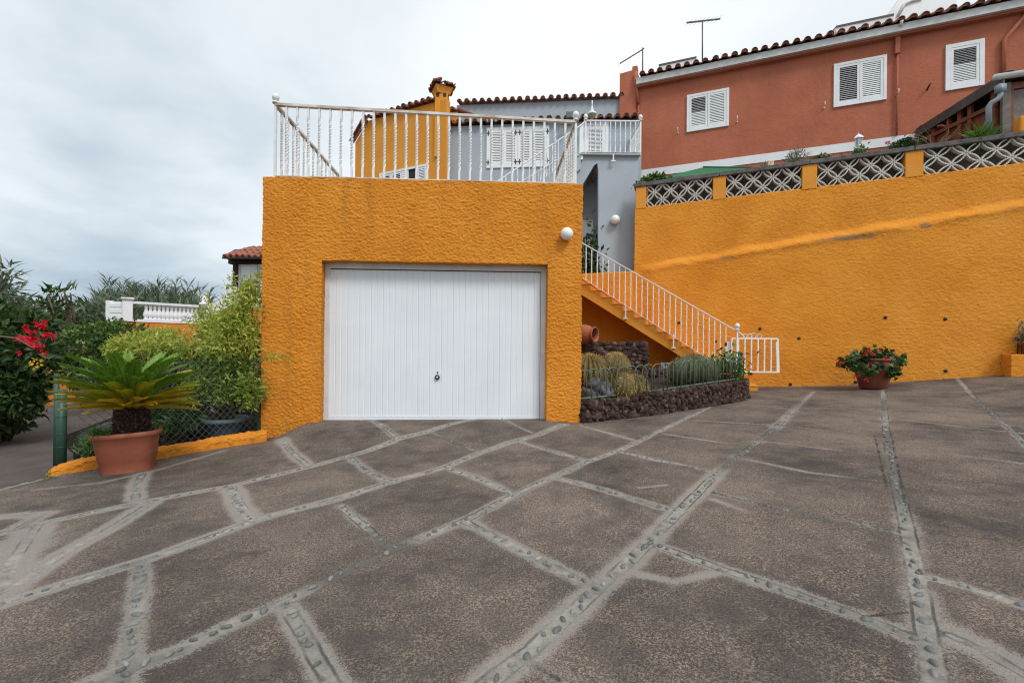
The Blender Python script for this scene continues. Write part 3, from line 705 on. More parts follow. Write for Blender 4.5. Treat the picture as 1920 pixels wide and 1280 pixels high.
for k in range(0, len(px_), 2):
    a = MB(); a.pbox(WALL, px_[k], px_[k+1], ztw(px_[k])-.03, ztw(px_[k])+PH+.004, .012, -.24, .027); a.build('pillar', m_orange, wall, bevel=.012)
cz = lambda X: ztw(X)+PH
bounds = [WX0-.02]+[ (px_[k]+px_[k+1])/2 for k in range(2, len(px_)-1, 2)]+[WX1]
for k in range(len(bounds)-1):
    a = MB(); a.pbox(WALL, bounds[k], bounds[k+1]-.012, cz(bounds[k])+.004, cz(bounds[k])+.105, .045, -.30, .027); a.build('coping', m_conc, wall, bevel=.012)
a = MB(); a.pbox(WALL, WX0+.3, WX1, 4.6, cz(WX0)+.05, -.34, -.62, .027); a.build('planter_backing', mat_basic('backing_soil', (.19,.145,.11), (.13,.10,.075), .95, 14, .8, .02, 50), wall)  # solid planter block added behind the breeze panels so their holes look dark
a = MB(); a.pbox(WALL, WALL.at(1913,240).x, WALL.at(1960,240).x, cz(10.4)+.105, cz(10.4)+.45, .0, -.24); a.build('pillar', m_orange, wall, bevel=.03)
# terrace behind the wall
a = MB(); a.hexa([wp(WX0+.1,-.3,2.0), wp(16,-.3,2.0), HOUSE.pt(16,.02,2.0), HOUSE.pt(3.6,.02,2.0), wp(WX0+.1,-.3,4.85), wp(16,-.3,5.1), HOUSE.pt(16,.02,5.1), HOUSE.pt(3.6,.02,4.85)])
struct(a.build('terrace', mat_basic('terrace_floor', (.22,.20,.18), (.15,.14,.13), .9)))
# ================================================================== STAIRS
stair = thing('staircase', 'orange concrete garden stairs climbing left along the retaining wall', 'staircase', STAIR.pt(3.6,-.5,.2))
sX = lambda k: 1.934+.2496*k
sZ = lambda k: 2.589-.171*k
top = [STAIR.pt(.9,0,sZ(-2))]; 
for k in range(-2, 15):
    top.append(STAIR.pt(sX(k),0,sZ(k))); top.append(STAIR.pt(sX(k+1),0,sZ(k)))
soff = lambda X: 2.47-.685*(X-1.78)
bot = [STAIR.pt(sX(15),0,-.1), STAIR.pt(5.0,0,-.1), STAIR.pt(5.0,0,soff(5.0)), STAIR.pt(1.5,0,soff(1.5)), STAIR.pt(.9,0,soff(1.5))]
top[0].z = sZ(-2)
a = MB(); a.extr(top+bot, -STAIR.n*1.13); fl_ = a.build('flight', m_orange, stair)
tr = MB()
for k in range(-2, 14): tr.pbox(STAIR, sX(k)-.01, sX(k+1)+.018, sZ(k)+.003, sZ(k)+.016, .012, -1.08)
tr.build('tread', m_orange, stair)
srail = thing('stair_railing', 'slim white iron handrail down the orange garden stairs', 'railing', STAIR.pt(3.4,.06,.6))
RO = .07
def sp(px, py): return STAIR.at(px,py,RO)
ta, tb = sp(1060,437.5), sp(1390,625); ba, bb = sp(1060,500), sp(1352,688)
fz = lambda a,b,X: a.z+(b.z-a.z)*(X-a.x)/(b.x-a.x)
tend = sp(1396,632)
a = MB(); a.bar(ta,tb,.045,.022); a.bar(tb,tend,.045,.022); a.build('top_rail', m_white, srail)
a = MB(); a.bar(ba,bb,.030,.012); a.build('bottom_rail', m_white, srail)
pr = None
bx = [STAIR.at(x,600,RO).x for x in np.arange(1068, 1372, 10.55)]
for X in bx:
    zb = fz(ba,bb,X) if X < bb.x else max(float(G(X,10.2))+.02, fz(ba,bb,X))
    p = STAIR.pt(X,RO,0)
    z0, z1 = zb, fz(ta,tb,X)-.008
    if pr is None:
        pr = baluster_mesh(1.0,.020,5).build('baluster', m_white, srail, origin=Vector((0,0,0))); pr.location = Vector((p.x,p.y,z0))-wloc(srail); pr.scale = (1,1,z1-z0)
    else: dup(pr, srail, (p.x,p.y,z0), scale=(1,1,z1-z0))
for px, y0, y1 in ((1173,575,597),(1263,630,652)):
    t_, b2 = sp(px,y0-4), sp(px,y1); a = MB(); a.bar(t_,b2,.026,.026); a.bar(b2,b2-STAIR.n*RO,.05,.03); a.bar(b2+STAIR.t*.05,b2-STAIR.t*.05,.03,.022); a.build('support_bracket', m_white, srail)
pX = sp(1382,640); a = MB(); gz_ = .35
a.bar(Vector((pX.x,pX.y,gz_)), Vector((pX.x,pX.y,fz(ta,tb,pX.x)+.02)), .035, .035); po = a.build('post', m_white, srail)
a = MB(); finial(a, Vector((pX.x,pX.y,fz(ta,tb,pX.x)+.02)), .052); a.build('finial', m_white, po, True)
# ================================================================== GATE
GP = Plane(10.45, .02)
gate = thing('gate', 'small white iron gate standing open against the orange wall', 'gate', GP.at(1415,697))
g0, g1 = GP.at(1372,634), GP.at(1458,634); gzt, gzb = g0.z, GP.at(1415,697).z
a = MB()
for z in (gzt,gzb): a.bar(GP.pt(g0.x,0,z), GP.pt(g1.x,0,z), .030, .030)
a.bar(GP.pt(g0.x,0,gzb), GP.pt(g0.x,0,gzt), .03,.03); a.build('frame', m_white, gate)
a = MB(); a.bar(GP.pt(g1.x+.015,0,gzb-.015), GP.pt(g1.x-.01,0,gzt-.08), .062, .03, GP.n); a.bar(GP.pt(g1.x,0,gzt-.12), GP.pt(g1.x,0,gzt), .03,.03); a.build('latch_stile', m_white, gate)
pr = None
for k in range(1, 7):
    X = g0.x+(g1.x-g0.x)*k/7; p = GP.pt(X,0,gzb)
    if pr is None:
        pr = baluster_mesh(1.0,.028,3).build('bar', m_white, gate, origin=Vector((0,0,0))); pr.location = p-wloc(gate); pr.scale = (1,1,gzt-gzb)
    else: dup(pr, gate, p, scale=(1,1,gzt-gzb))
a = MB()
for px, r in ((1397,.045),(1406,.05),(1413,.06),(1424,.05)):
    c = GP.at(px,634); c.z = gzt+r+.008; a.tube([c+Vector((math.cos(t)*r,0,math.sin(t)*r)) for t in np.linspace(0,2*math.pi,17)], .006, 5)
a.build('scroll', m_white, gate, True)
gp2 = None

a = MB()
for px in (1364,1369): q0 = GP.at(px,640); a.bar(Vector((q0.x,q0.y+.05,.25)), Vector((q0.x,q0.y+.05,q0.z)), .04, .04)
tag(a.build('gate_post', m_white, None), 'pair of short white gate posts at the foot of the stairs', 'post')
# ================================================================== LAVA PLANTER UNDER THE STAIRS
def rock(mb, c, r, n=10, m=7, sq=(1,1,1)):
    c = np.array(c); a = np.linspace(0, 2*math.pi, n, endpoint=False); vs = []
    sd = np.array([random.random()*50 for _ in range(3)]); P = []
    for i in range(m+1):
        t = math.pi*i/m
        for q in a: P.append((math.sin(t)*math.cos(q), math.sin(t)*math.sin(q), -math.cos(t)))
    P = np.array(P); k = .55+.62*fbm(P*1.4+sd, 2, 4)+.34*vnoise(P*3.4+sd, 9)
    V = c+P*k[:,None]*r*np.array(sq); fs = []
    for i in range(m):
        for q in range(n): fs.append((i*n+q, i*n+(q+1)%n, (i+1)*n+(q+1)%n, (i+1)*n+q))
    mb.add(V.tolist(), fs)
path = [PG(*p) for p in ((1097,793),(1160,787),(1250,776),(1330,763),(1380,755),(1404,749))]
e = path[-1]; path += [Vector((e.x+.13,e.y+.22,0)), Vector((e.x+.05,e.y+.55,0)), Vector((e.x-.12,e.y+.9,0))]
def resample(ps, step):
    out = [ps[0].copy()]; acc = 0
    for a_, b_ in zip(ps[:-1], ps[1:]):
        L = (b_-a_).length; n_ = max(1, int(round(L/step)))
        for k in range(1, n_+1): out.append(a_.lerp(b_, k/n_))
    return out
for p in path: p.z = 0
rp = resample(path, .05)
PHT = .35
pht = lambda i: .31+.055*min(1, i/63)
pw = thing('planter_wall', 'low curved dark lava stone wall edging the cactus bed', 'planter wall', Vector((2.4,7.3,.05)))
a = MB()
def inward(i):
    t = (rp[min(i+1,len(rp)-1)]-rp[max(i-1,0)]).normalized(); return Vector((-t.y, t.x, 0))
core = MB(); vs = []; fs = []
for i, p in enumerate(rp):
    w = inward(i); g = float(G(p.x,p.y))
    for off, z in ((.05,g-.3),(.05,g+pht(i)-.03),(.28,g+pht(i)-.03),(.28,g-.3)): q = p+w*off; vs.append((q.x,q.y,z))
for i in range(len(rp)-1):
    for k in range(3): fs.append((i*4+k,(i+1)*4+k,(i+1)*4+k+1,i*4+k+1))
core.add(vs, fs)
for i, p in enumerate(rp):
    w = inward(i); g = float(G(p.x,p.y))
    for z in np.arange(.02, pht(i)+.01, .045):
        r = random.uniform(.024,.056); q = p+w*(.06+random.uniform(-.03,.022)); rock(core, (q.x+random.uniform(-.02,.02),q.y,g+z+random.uniform(-.015,.015)), r)
    for off in (.11,.17,.22,.27):
        q = p+w*off; rock(core, (q.x+random.uniform(-.02,.02),q.y,g+pht(i)-.02+random.uniform(-.01,.01)), random.uniform(.032,.052), sq=(1,1,.7))
core.build('stonework', m_lava, pw, False)
# soil bed
vs = []; fs = []
nb = len(rp)
for i, p in enumerate(rp):
    w = inward(i); q = p+w*.2; g = float(G(p.x,p.y)); t = i/(nb-1)
    bX = .95+(4.9-.95)*min(1,t*1.25); bk = WALL.pt(bX,.0,0)
    for k in range(9):
        s = k/8; x, y = q.x+(bk.x-q.x)*s, q.y+(bk.y-q.y)*s
        vs.append((x,y,g+pht(i)-.05+.12*s+.03*random.random()))
for i in range(nb-1):
    for k in range(8): fs.append((i*9+k,(i+1)*9+k,(i+1)*9+k+1,i*9+k+1))
struct(mesh_obj('soil_bed', np.array(vs), fs, m_soil, None, True))
def rockwall(name, label, X0, X1, Y, z0, z1, th):
    t = thing(name, label, 'stone wall', Vector(((X0+X1)/2, Y, z0))); b = MB()
    b.box(X0, X1, Y+.05, Y+th, z0-.2, z1-.05)
    for x in np.arange(X0, X1+.05, .085):
        for z in np.arange(z0, z1+.01, .075):
            rock(b, (x+random.uniform(-.03,.03), Y+.06+random.uniform(-.02,.02), z+random.uniform(-.02,.02)), random.uniform(.045,.085), sq=(1.1,.8,.85))
        for y in np.arange(Y+.12, Y+th, .12): rock(b, (x, y, z1-.05), random.uniform(.06,.085), sq=(1.1,1,.6))
    for y in np.arange(Y+.1, Y+th, .11):
        for z in np.arange(z0, z1, .095): rock(b, (X1, y, z), random.uniform(.065,.09))
    b.build('stonework', m_lava, t); return t
rockwall('lava_wall', 'tall dark lava stone wall below the clay jar, under the stairs', .85, 2.72, 9.25, .5, 1.30, .7)
rockwall('lava_ledge', 'low lava stone ledge beside the taller stone wall under the stairs', 2.95, 3.9, 9.75, .45, .74, .4)
# clay jar
jm = at(1116,627,9.05); jx = Vector((.76,-.62,-.02)).normalized()
a = MB(); o_ = jm-jx*.56
a.lathe(o_, [(.06,0),(.12,.03),(.19,.16),(.205,.28),(.185,.40),(.150,.47),(.138,.50),(.150,.535),(.158,.56),(.148,.57),(.128,.555),(.122,.50),(.15,.42),(.15,.2)], 28, jx)
tag(a.build('clay_jar', m_terra, None, True), 'round terracotta jar lying on its side on the lava wall', 'jar')
# hoop fence
hf = thing('hoop_fence', 'green wire hoop edging fence on the lava planter wall', 'fence', Vector((2.4,7.4,.42)))
fp = [rp[i]+inward(i)*.15 for i in range(len(rp))]
fp = [Vector((p.x,p.y,float(G(r_.x,r_.y))+pht(i)+.035)) for i, (p, r_) in enumerate(zip(fp, rp))]
endi = min(range(len(fp)), key=lambda i: abs(fp[i].x/fp[i].y-uv(1386,720)[0])+ (0 if i > 10 else 9))
fp = fp[:endi+1]
a = MB(); a.tube(fp, .017, 6); a.build('bottom_rail', m_greenf, hf, True)
cum = [0]
for p, q in zip(fp[:-1], fp[1:]): cum.append(cum[-1]+(q-p).length)
def along(s):
    for i in range(len(cum)-1):
        if cum[i+1] >= s or i == len(cum)-2:
            t = (s-cum[i])/(cum[i+1]-cum[i]); return fp[i].lerp(fp[i+1], t), (fp[i+1]-fp[i]).normalized()
HW, HH = .120, .43
hb = MB(); hb.tube([Vector((-HW,0,0)),Vector((-HW,0,HH-HW))]+[Vector((-HW*math.cos(t),0,HH-HW+HW*math.sin(t))) for t in np.linspace(.2,math.pi-.2,11)]+[Vector((HW,0,HH-HW)),Vector((HW,0,0))], .0095, 6)
pr = None; s = .06; k = 0
while s < cum[-1]-.05:
    p, d = along(s); p = p+Vector((0,0,.0))+Vector((-d.y,d.x,0))*(.012 if k % 2 else -.012); rot = (0,0,math.atan2(d.y,d.x))
    if pr is None:
        pr = hb.build('hoop', m_greenf, hf, True, origin=Vector((0,0,0))); pr.location = p-wloc(hf); pr.rotation_euler = rot
    else: dup(pr, hf, p, rot)
    s += .172; k += 1
q = fp[-1]; a = MB(); a.tube([q+Vector((0,0,-.02)), q+Vector((0,0,.47))], .034, 10); a.ball(q+Vector((0,0,.47)), .036, 10, 6); a.build('end_post', m_green, hf, True)
# cacti
def mat_cactus(name, base, rib):
    return mat_basic(name, base, rib, .6, 9)
m_cac = mat_cactus('golden_cactus_skin', (.15,.12,.035), (.09,.05,.02)); m_cac2 = mat_cactus('dark_cactus_skin', (.055,.085,.032), (.085,.085,.04))
l_spine = mat_leaf('golden_spine', [(.40,.22,.07), (.58,.42,.12), (.70,.56,.20)], .6, .2); l_spine2 = mat_leaf('pale_spine', [(.17,.18,.08), (.26,.25,.12), (.33,.30,.16)], .6, .2)
def cactus(label, c, r, sz, ribs, skin, spine, base_z, tilt=0.0, group='barrel cacti', sl=.042):
    t = thing('barrel_cactus', label, 'cactus', Vector((c.x,c.y,base_z)), group)
    n, m = ribs*4, 22; vs = []; fs = []; sp_ = []; sd_ = []
    R = Matrix.Rotation(tilt, 3, 'Y')
    for i in range(m+1):
        th = math.pi*i/m
        for q in range(n):
            a_ = 2*math.pi*q/n; rr = r*(1+.13*math.cos(ribs*a_)*math.sin(th))
            d = R@Vector((math.sin(th)*math.cos(a_), math.sin(th)*math.sin(a_), -math.cos(th)*sz)); p = c+d*rr; vs.append(p)
            if q % 4 == 0 and 3 < i:
                for _ in range(3): sp_.append(p); sd_.append(np.array(d.normalized())+RNG.normal(size=3)*.65)
    for i in range(m):
        for q in range(n): fs.append((i*n+q, i*n+(q+1)%n, (i+1)*n+(q+1)%n, (i+1)*n+q))
    MB().add(vs, fs).build('body', skin, t, True)
    leaves('spines', spine, t, sp_, sd_, np.full(len(sp_), sl)*(.6+.8*RNG.random(len(sp_))), np.full(len(sp_), .006), fold=.1, droop=0)
    return t
cactus('largest golden barrel cactus, against the garage corner behind the hoop fence', at(1104,708,7.45), .37, 1.0, 26, m_cac, l_spine, .42)
cactus('golden barrel cactus with yellow crown leaning on the largest one', at(1152,694,7.35), .215, 1.25, 20, m_cac, l_spine, .45, .25)
cactus('small golden barrel cactus in the middle of the cluster, close to the hoops', at(1167,727,7.15), .175, 1.2, 18, m_cac, l_spine, .45, .2)
cactus('small brownish barrel cactus at the end of the cluster, farthest from the garage', at(1191,728,7.4), .185, 1.1, 18, m_cac, l_spine, .45)
cactus('wide dark green barrel cactus at the planter end near the gate', at(1300,700,8.55), .40, .80, 24, m_cac2, l_spine2, .48, 0, 'barrel cacti', .07)
for lab, px, py, r in (('rounded grey stone between the golden cacti and hoop rail', 1134,733,.115), ('dark grey stone nearest the garage corner under the cacti', 1103,738,.10), ('grey stone wedged beneath the largest golden cactus', 1115,722,.10), ('flat grey stone low behind the hoops', 1122,742,.075)):
    c = at(px,py,7.12); b = MB(); rock(b, c, r*1.25, 18, 12, (1.1,1,.95)); tag(b.build('stone', m_stone, None, True), lab, 'stone', 'grey stones in the cactus bed')
def succ(name, label, cat, base, n, L, W, mat, spread, group=None, up=.7, part='leaves'):
    t = thing(name, label, cat, base, group); P = np.array(base)+RNG.normal(size=(n,3))*np.array([spread[0],spread[1],spread[2]*.5])+np.array([0,0,spread[2]*.5])
    P[:,2] = np.maximum(P[:,2], base[2]); D = RNG.normal(size=(n,3))*.7+np.array([0,0,up])
    leaves(part, mat, t, P, D, L*(.6+.8*RNG.random(n)), W*(.6+.8*RNG.random(n))); return t
succ('plum_succulent', 'plum coloured rosette plant behind the dark barrel cactus', 'plant', at(1325,680,8.95)-Vector((0,0,.12)), 160, .10, .04, l_plum, (.16,.08,.10))
succ('cream_succulent', 'cream and plum plant crowning the dark cactus', 'plant', at(1278,684,8.8)-Vector((0,0,.12)), 120, .09, .04, l_plum, (.14,.08,.10))
pl = succ('leafy_plant', 'leafy green plant with yellow flecks beside the gate end of the planter', 'plant', at(1366,712,8.7), 420, .10, .05, l_mid, (.15,.10,.34))
pl2 = succ('yellow_plant', 'yellowish bushy plant just in front of the stair foot', 'plant', at(1350,700,9.0), 220, .09, .04, l_yel, (.12,.08,.24))
p_ = at(1361,712,8.55); a = MB(); a.lathe(p_, [(.055,0),(.075,.10),(.082,.10),(.082,.125),(.07,.125),(.06,.08)], 18); tag(a.build('small_pot', m_terra, None, True), 'little terracotta pot inside the planter near the hoop fence end', 'flower pot')
p_ = at(1348,716,8.5); a = MB(); a.lathe(p_, [(.06,0),(.08,.14),(.085,.145),(.07,.145),(.06,.1)], 18); tag(a.build('small_pot', m_iron, None, True), 'little black pot inside the planter near the dark cactus', 'flower pot')
p_ = at(1247,690,10.0); a = MB(); a.box(p_.x-.09,p_.x+.09,p_.y,p_.y+.1,p_.z-.06,p_.z+.12); tag(a.build('utility_box', m_gpipe, None, bevel=.01), 'small blue grey box in the shade under the stairs', 'utility box')
# red geranium pot at the retaining wall
gb = PG(1637,728); gt = thing('potted_geranium', 'terracotta pot of trailing red geraniums against the orange wall', 'potted plant', gb)
a = MB(); prof = [(.27,0),(.30,.02),(.345,.18),(.415,.36),(.435,.50),(.425,.56),(.45,.57),(.46,.60),(.45,.62),(.40,.62),(.37,.54),(.30,.50),(1e-5,.50)]
prof = [(r*.93, z*.98) for r, z in prof]; a.lathe(gb, [(r*.86, z*1.04) for r, z in prof], 36); a.build('pot', mat_basic('old_terracotta', (.24,.072,.042), (.17,.05,.032), .8, 4, .15, .004, 40), gt, True)
rimc = gb+Vector((0,0,.62)); Pl = []; Dl = []; fl = []
for px, py, rx, rz, n in ((1600,680,.16,.10,90),(1582,682,.10,.07,50),(1618,668,.20,.08,130),(1640,665,.2,.08,130),(1660,668,.16,.08,80),(1676,680,.12,.08,60),(1688,672,.07,.05,35),(1676,693,.06,.12,60),(1608,690,.07,.12,40),(1640,688,.14,.05,22),(1655,688,.10,.06,24),(1628,700,.07,.05,25),(1668,700,.05,.06,20)):
    c = np.array(at(px,py,gb.y-.38 if py > 685 else gb.y-.1)); P = c+RNG.normal(size=(n,3))*np.array([rx,.12,rz])*.6; Pl.append(P); Dl.append(RNG.normal(size=(n,3))*.8+np.array([0,-.4,.3]))
leaves('foliage', l_dark, gt, np.concatenate(Pl), np.concatenate(Dl), .10, .095, fold=.12, droop=.3)
st_ = MB()
for px, py in ((1576,681),(1692,672),(1606,707),(1688,690),(1624,714),(1655,690),(1600,676),(1676,676)):
    q = at(px,py,gb.y-.3); st_.tube([rimc, rimc.lerp(q,.5)+Vector((0,-.1,.10)), q], .007, 5)
st_.build('stem', mat_basic('green_stem', (.08,.10,.03), (.10,.07,.03), .7), gt, True)
for px, py in ((1577,681),(1571,681),(1628,659),(1622,663),(1650,659),(1633,683),(1607,705),(1624,713),(1689,690),(1660,672),(1656,696),(1637,664)):
    c = np.array(at(px,py,gb.y-.42)); n = 10; d = RNG.normal(size=(n,3)); leaves('flower', l_red, gt, c+d*.008, d, .04, .036, fold=.2, droop=.1)
# ledge and wire plant stand at the right edge
WPt = Plane(13.13-.42, .356)
a = MB(); x0 = WPt.at(1895,690).x; lq = [Q(WPt.pt(x0,0,.1),WPt.pt(x0+1.6,0,.1),WPt.pt(x0+1.6,0,WPt.at(1895,664).z),WPt.pt(x0,0,WPt.at(1895,664).z),70,40), Q(WPt.pt(x0,-.4,.1),WPt.pt(x0,0,.1),WPt.pt(x0,0,WPt.at(1895,664).z),WPt.pt(x0,-.4,WPt.at(1895,664).z),20,40), Q(WPt.pt(x0,0,WPt.at(1895,664).z),WPt.pt(x0+1.6,0,WPt.at(1895,664).z),WPt.pt(x0+1.6,-.4,WPt.at(1895,664).z),WPt.pt(x0,-.4,WPt.at(1895,664).z),70,20)]
lo = stucco('wall_ledge', lq, m_wallst, None, 15., .015, 8); tag(lo, 'low orange ledge built against the wall at the right edge', 'ledge')
zl_ = WPt.at(1895,664).z
st = thing('plant_stand', 'black wire plant stand on the orange ledge', 'plant stand', WPt.pt(x0+.35,-.15,zl_))
a = MB(); cc = WPt.pt(x0+.36,-.16,zl_)
for k in range(6):
    q = 2*math.pi*k/6; d = Vector((math.cos(q),math.sin(q),0))*.17; a.tube([cc+d, cc+d+Vector((0,0,.30)), cc+d*.55+Vector((0,0,.42)), cc+Vector((0,0,.46))], .009, 5)
for z in (.05,.16,.28): a.tube([cc+Vector((math.cos(q)*.17,math.sin(q)*.17,z)) for q in np.linspace(0,2*math.pi,21)], .006, 5)
a.build('wire_frame', m_iron, st, True); a = MB(); a.lathe(cc, [(.10,.02),(.14,.2),(.15,.22),(.12,.2)], 18); a.build('planter', m_terra, st, True)
b0 = cc+Vector((0,0,.25)); succ('trailing_plant', 'pale trailing plant in the wire stand', 'plant', b0, 160, .16, .03, l_rosem, (.12,.12,.30))
# ================================================================== ROOF TILES
def arch(mb, p, d, s, L, r, th=.014, convex=1, n=7, taper=.88, plug=False):
    up = s.cross(d).normalized()
    if up.z < 0: up = -up
    vs = []; fs = []
    for (o_, rr) in ((0, r), (L, r*taper)):
        for lay in (rr, rr-th):
            for k in range(n+1):
                a_ = math.pi*k/n; vs.append(p+d*o_+s*(lay*math.cos(a_))+up*(lay*math.sin(a_)*convex))
    N1 = n+1
    for k in range(n):
        fs.append((k,k+1,2*N1+k+1,2*N1+k)); fs.append((N1+k,3*N1+k,3*N1+k+1,N1+k+1)); fs.append((k,N1+k,N1+k+1,k+1)); fs.append((2*N1+k,2*N1+k+1,3*N1+k+1,3*N1+k))
    for k in (0,n): fs.append((k,2*N1+k,3*N1+k,N1+k))
    mb.add(vs, fs)
    if convex > 0 and plug: mb.add([p+d*.03+s*((r-th*1.2)*math.cos(math.pi*k/n))+up*((r-th*1.2)*math.sin(math.pi*k/n)) for k in range(n+1)], [tuple(range(n+1))])   # mortar bedding
def tile_run(mb, A, B, d, pitch=.25, rows=2, r=.085, L=.42, step=.34):
    A, B = Vector(A), Vector(B); s = (B-A).normalized(); n = max(1, int(round((B-A).length/pitch))); d = Vector(d).normalized(); up = s.cross(d)
    if up.z < 0: up = -up
    for k in range(n):
        p0 = A.lerp(B, (k+.5)/n)
        for q in range(rows):
            j = lambda w: Vector((random.gauss(0,w),random.gauss(0,w),random.gauss(0,w)))
            arch(mb, p0+d*step*q+up*(.03+.012*q)+j(.006), (d+j(.02)).normalized(), s, L, r*random.uniform(.95,1.06), plug=(q == 0))
            arch(mb, p0+s*pitch*.5+d*step*q+up*(.075+.012*q)+j(.004), (d+j(.015)).normalized(), s, L, r*.95, convex=-1)
    ex = MB()
def rdir(pl, slope): return (-pl.n*math.cos(slope)+Vector((0,0,1))*math.sin(slope)).normalized()
# ================================================================== SHUTTERED WINDOWS
def leaf_panel(parent, pl, X0, X1, z0, z1, off, rails=.055, n=16, open_=0.0, split=1.0, mat=None, name='shutter'):
    """one louvred leaf: stiles, rails and slats; above z = split the slats stand open"""
    mat = mat or m_white; m = MB(); w = rails/pl.L
    m.pbox(pl,X0,X0+w,z0,z1,off+.03,off); m.pbox(pl,X1-w,X1,z0,z1,off+.03,off); m.pbox(pl,X0+w,X1-w,z0,z0+rails*1.15,off+.028,off+.001); m.pbox(pl,X0+w,X1-w,z1-rails,z1,off+.028,off+.001)
    a, b = z0+rails*1.15, z1-rails; h = (b-a)/n
    for k in range(n):
        zz = a+h*k; q = (zz-a)/(b-a)
        if q >= split: m.hexa([pl.pt(X0+w,off+.024,zz+.1*h),pl.pt(X1-w,off+.024,zz+.1*h),pl.pt(X1-w,off+.002,zz+.42*h),pl.pt(X0+w,off+.002,zz+.42*h),pl.pt(X0+w,off+.024,zz+.20*h),pl.pt(X1-w,off+.024,zz+.20*h),pl.pt(X1-w,off+.002,zz+.54*h),pl.pt(X0+w,off+.002,zz+.54*h)])
        else: m.hexa([pl.pt(X0+w,off+.023,zz+.06*h),pl.pt(X1-w,off+.023,zz+.06*h),pl.pt(X1-w,off+.006,zz+.80*h),pl.pt(X0+w,off+.006,zz+.80*h),pl.pt(X0+w,off+.026,zz+.14*h),pl.pt(X1-w,off+.026,zz+.14*h),pl.pt(X1-w,off+.009,zz+.90*h),pl.pt(X0+w,off+.009,zz+.90*h)])
    return m.build(name, mat, parent)
def window(parent, pl, X0, X1, z0, z1, leaves_, fw=.075, slats=16, proud=.045):
    m = MB(); w = fw/pl.L
    m.pbox(pl,X0,X0+w,z0,z1,proud,-.02); m.pbox(pl,X1-w,X1,z0,z1,proud,-.02); m.pbox(pl,X0+w,X1-w,z0,z0+fw,proud-.002,-.02); m.pbox(pl,X0+w,X1-w,z1-fw,z1,proud-.002,-.02)
    f = m.build('window', m_white, parent, bevel=.004)
    m = MB(); m.pbox(pl,X0+w*.5,X1-w*.5,z0+fw*.5,z1-fw*.5,.006,-.01); m.build('backing', m_dark, f)
    n = len(leaves_); a, b = X0+w, X1-w; L = (b-a)/n
    for k, sp_ in enumerate(leaves_): leaf_panel(f, pl, a+L*k+.004, a+L*(k+1)-.004, z0+fw+.004, z1-fw-.004, .008, n=slats, split=sp_)
    return f
def wbox(pl, x0, y0, x1, y1):
    a, b = pl.at(x0,y0), pl.at(x0,y1); c = pl.at(x1,y0); return a.x, c.x, b.z, a.z
# ================================================================== TERRACOTTA HOUSE
th = thing('terracotta_house', 'long terracotta red house with white shutters above the orange wall', 'house', HOUSE.pt(9,0,5))
hp_ = HOUSE.pt
HX0, HX1 = HOUSE.at(1190,200).x, 18.
a = MB(); a.hexa([hp_(HX0,0,3.5),hp_(HX1,0,3.5),hp_(HX1,-7,3.5),hp_(HX0,-7,3.5),hp_(HX0,0,9.62),hp_(HX1,0,9.62),hp_(HX1,-7,9.62),hp_(HX0,-7,9.62)]); a.build('wall', m_rust, th)
fx0, fx1 = HOUSE.at(1163,200,.06).x, HOUSE.at(1194,200,.06).x
f0, f1 = HOUSE.at(1165,138,.06).z, HOUSE.at(1192,130,.06).z
a = MB(); a.hexa([hp_(fx0,.06,3.5),hp_(fx1,.06,3.5),hp_(fx1,-5,3.5),hp_(fx0,-5,3.5),hp_(fx0,.06,f0),hp_(fx1,.06,f1),hp_(fx1,-5,f1+1.2),hp_(fx0,-5,f0+1.2)]); a.build('fire_wall', m_rust, th)
a = MB(); a.pbox(HOUSE, fx1-.12, fx1+.03, f1-.5, HOUSE.at(1192,124,.06).z, .065, -.2); a.build('wall_stub', m_rust, th)
CZ = HOUSE.at(1197,157,.25).z
a = MB(); a.pbox(HOUSE, fx1+.02, HX1, CZ, CZ+.19, .25, -.1); a.build('cornice', m_cornice, th)
a = MB(); a.pbox(HOUSE, fx1+.02, HX1, CZ-.05, CZ-.004, .16, -.1); a.build('soffit', m_rust, th)
tm = MB(); tile_run(tm, hp_(fx1+.08,.34,CZ+.20), hp_(HX1,.34,CZ+.20), rdir(HOUSE,.30), .262, 3, .088); tm.build('roof', m_tile, th)
a = MB(); a.hexa([hp_(fx1,.2,CZ+.17),hp_(HX1,.2,CZ+.17),hp_(HX1,-7,CZ+2.2),hp_(fx1,-7,CZ+2.2),hp_(fx1,.2,CZ+.21),hp_(HX1,.2,CZ+.21),hp_(HX1,-7,CZ+2.26),hp_(fx1,-7,CZ+2.26)]); a.build('roof_deck', m_tile, th)
bz0, bz1 = 6.66, 6.9
a = MB(); a.pbox(HOUSE, fx1, HOUSE.at(1732,260).x+.1, bz0, bz1, .02, -.1); a.build('plinth_band', m_whitew, th)
window(th, HOUSE, *wbox(HOUSE,1288,180,1367,249), [.5,1.0], slats=18)
window(th, HOUSE, *wbox(HOUSE,1563,122,1662,203), [.0,1.0], slats=18)
window(th, HOUSE, *wbox(HOUSE,1772,87,1845,172), [.52], slats=20, fw=.10)
for px, py in ((1271,248),(1382,227),(1545,201),(1682,178)):
    p = HOUSE.at(px,py); a = MB(); a.tube([p, p+HOUSE.n*.10, p+HOUSE.n*.12+Vector((0,0,.09)), p+HOUSE.n*.08+Vector((0,0,.11))], .011, 6); a.ball(p+HOUSE.n*.015-Vector((0,0,.03)), .022, 8, 6); a.build('line_hook', m_white, th, True)
p = HOUSE.at(1738,169); a = MB(); a.tube([p, p+HOUSE.n*.12+Vector((0,0,.05)), p+HOUSE.n*.12+Vector((.05,0,.12))], .022, 6); a.build('line_hook', m_iron, th, True)
def pipe(pts, r, mat, name='downpipe', par=th): a = MB(); a.tube(pts, r, 8); return a.build(name, mat, par, True)
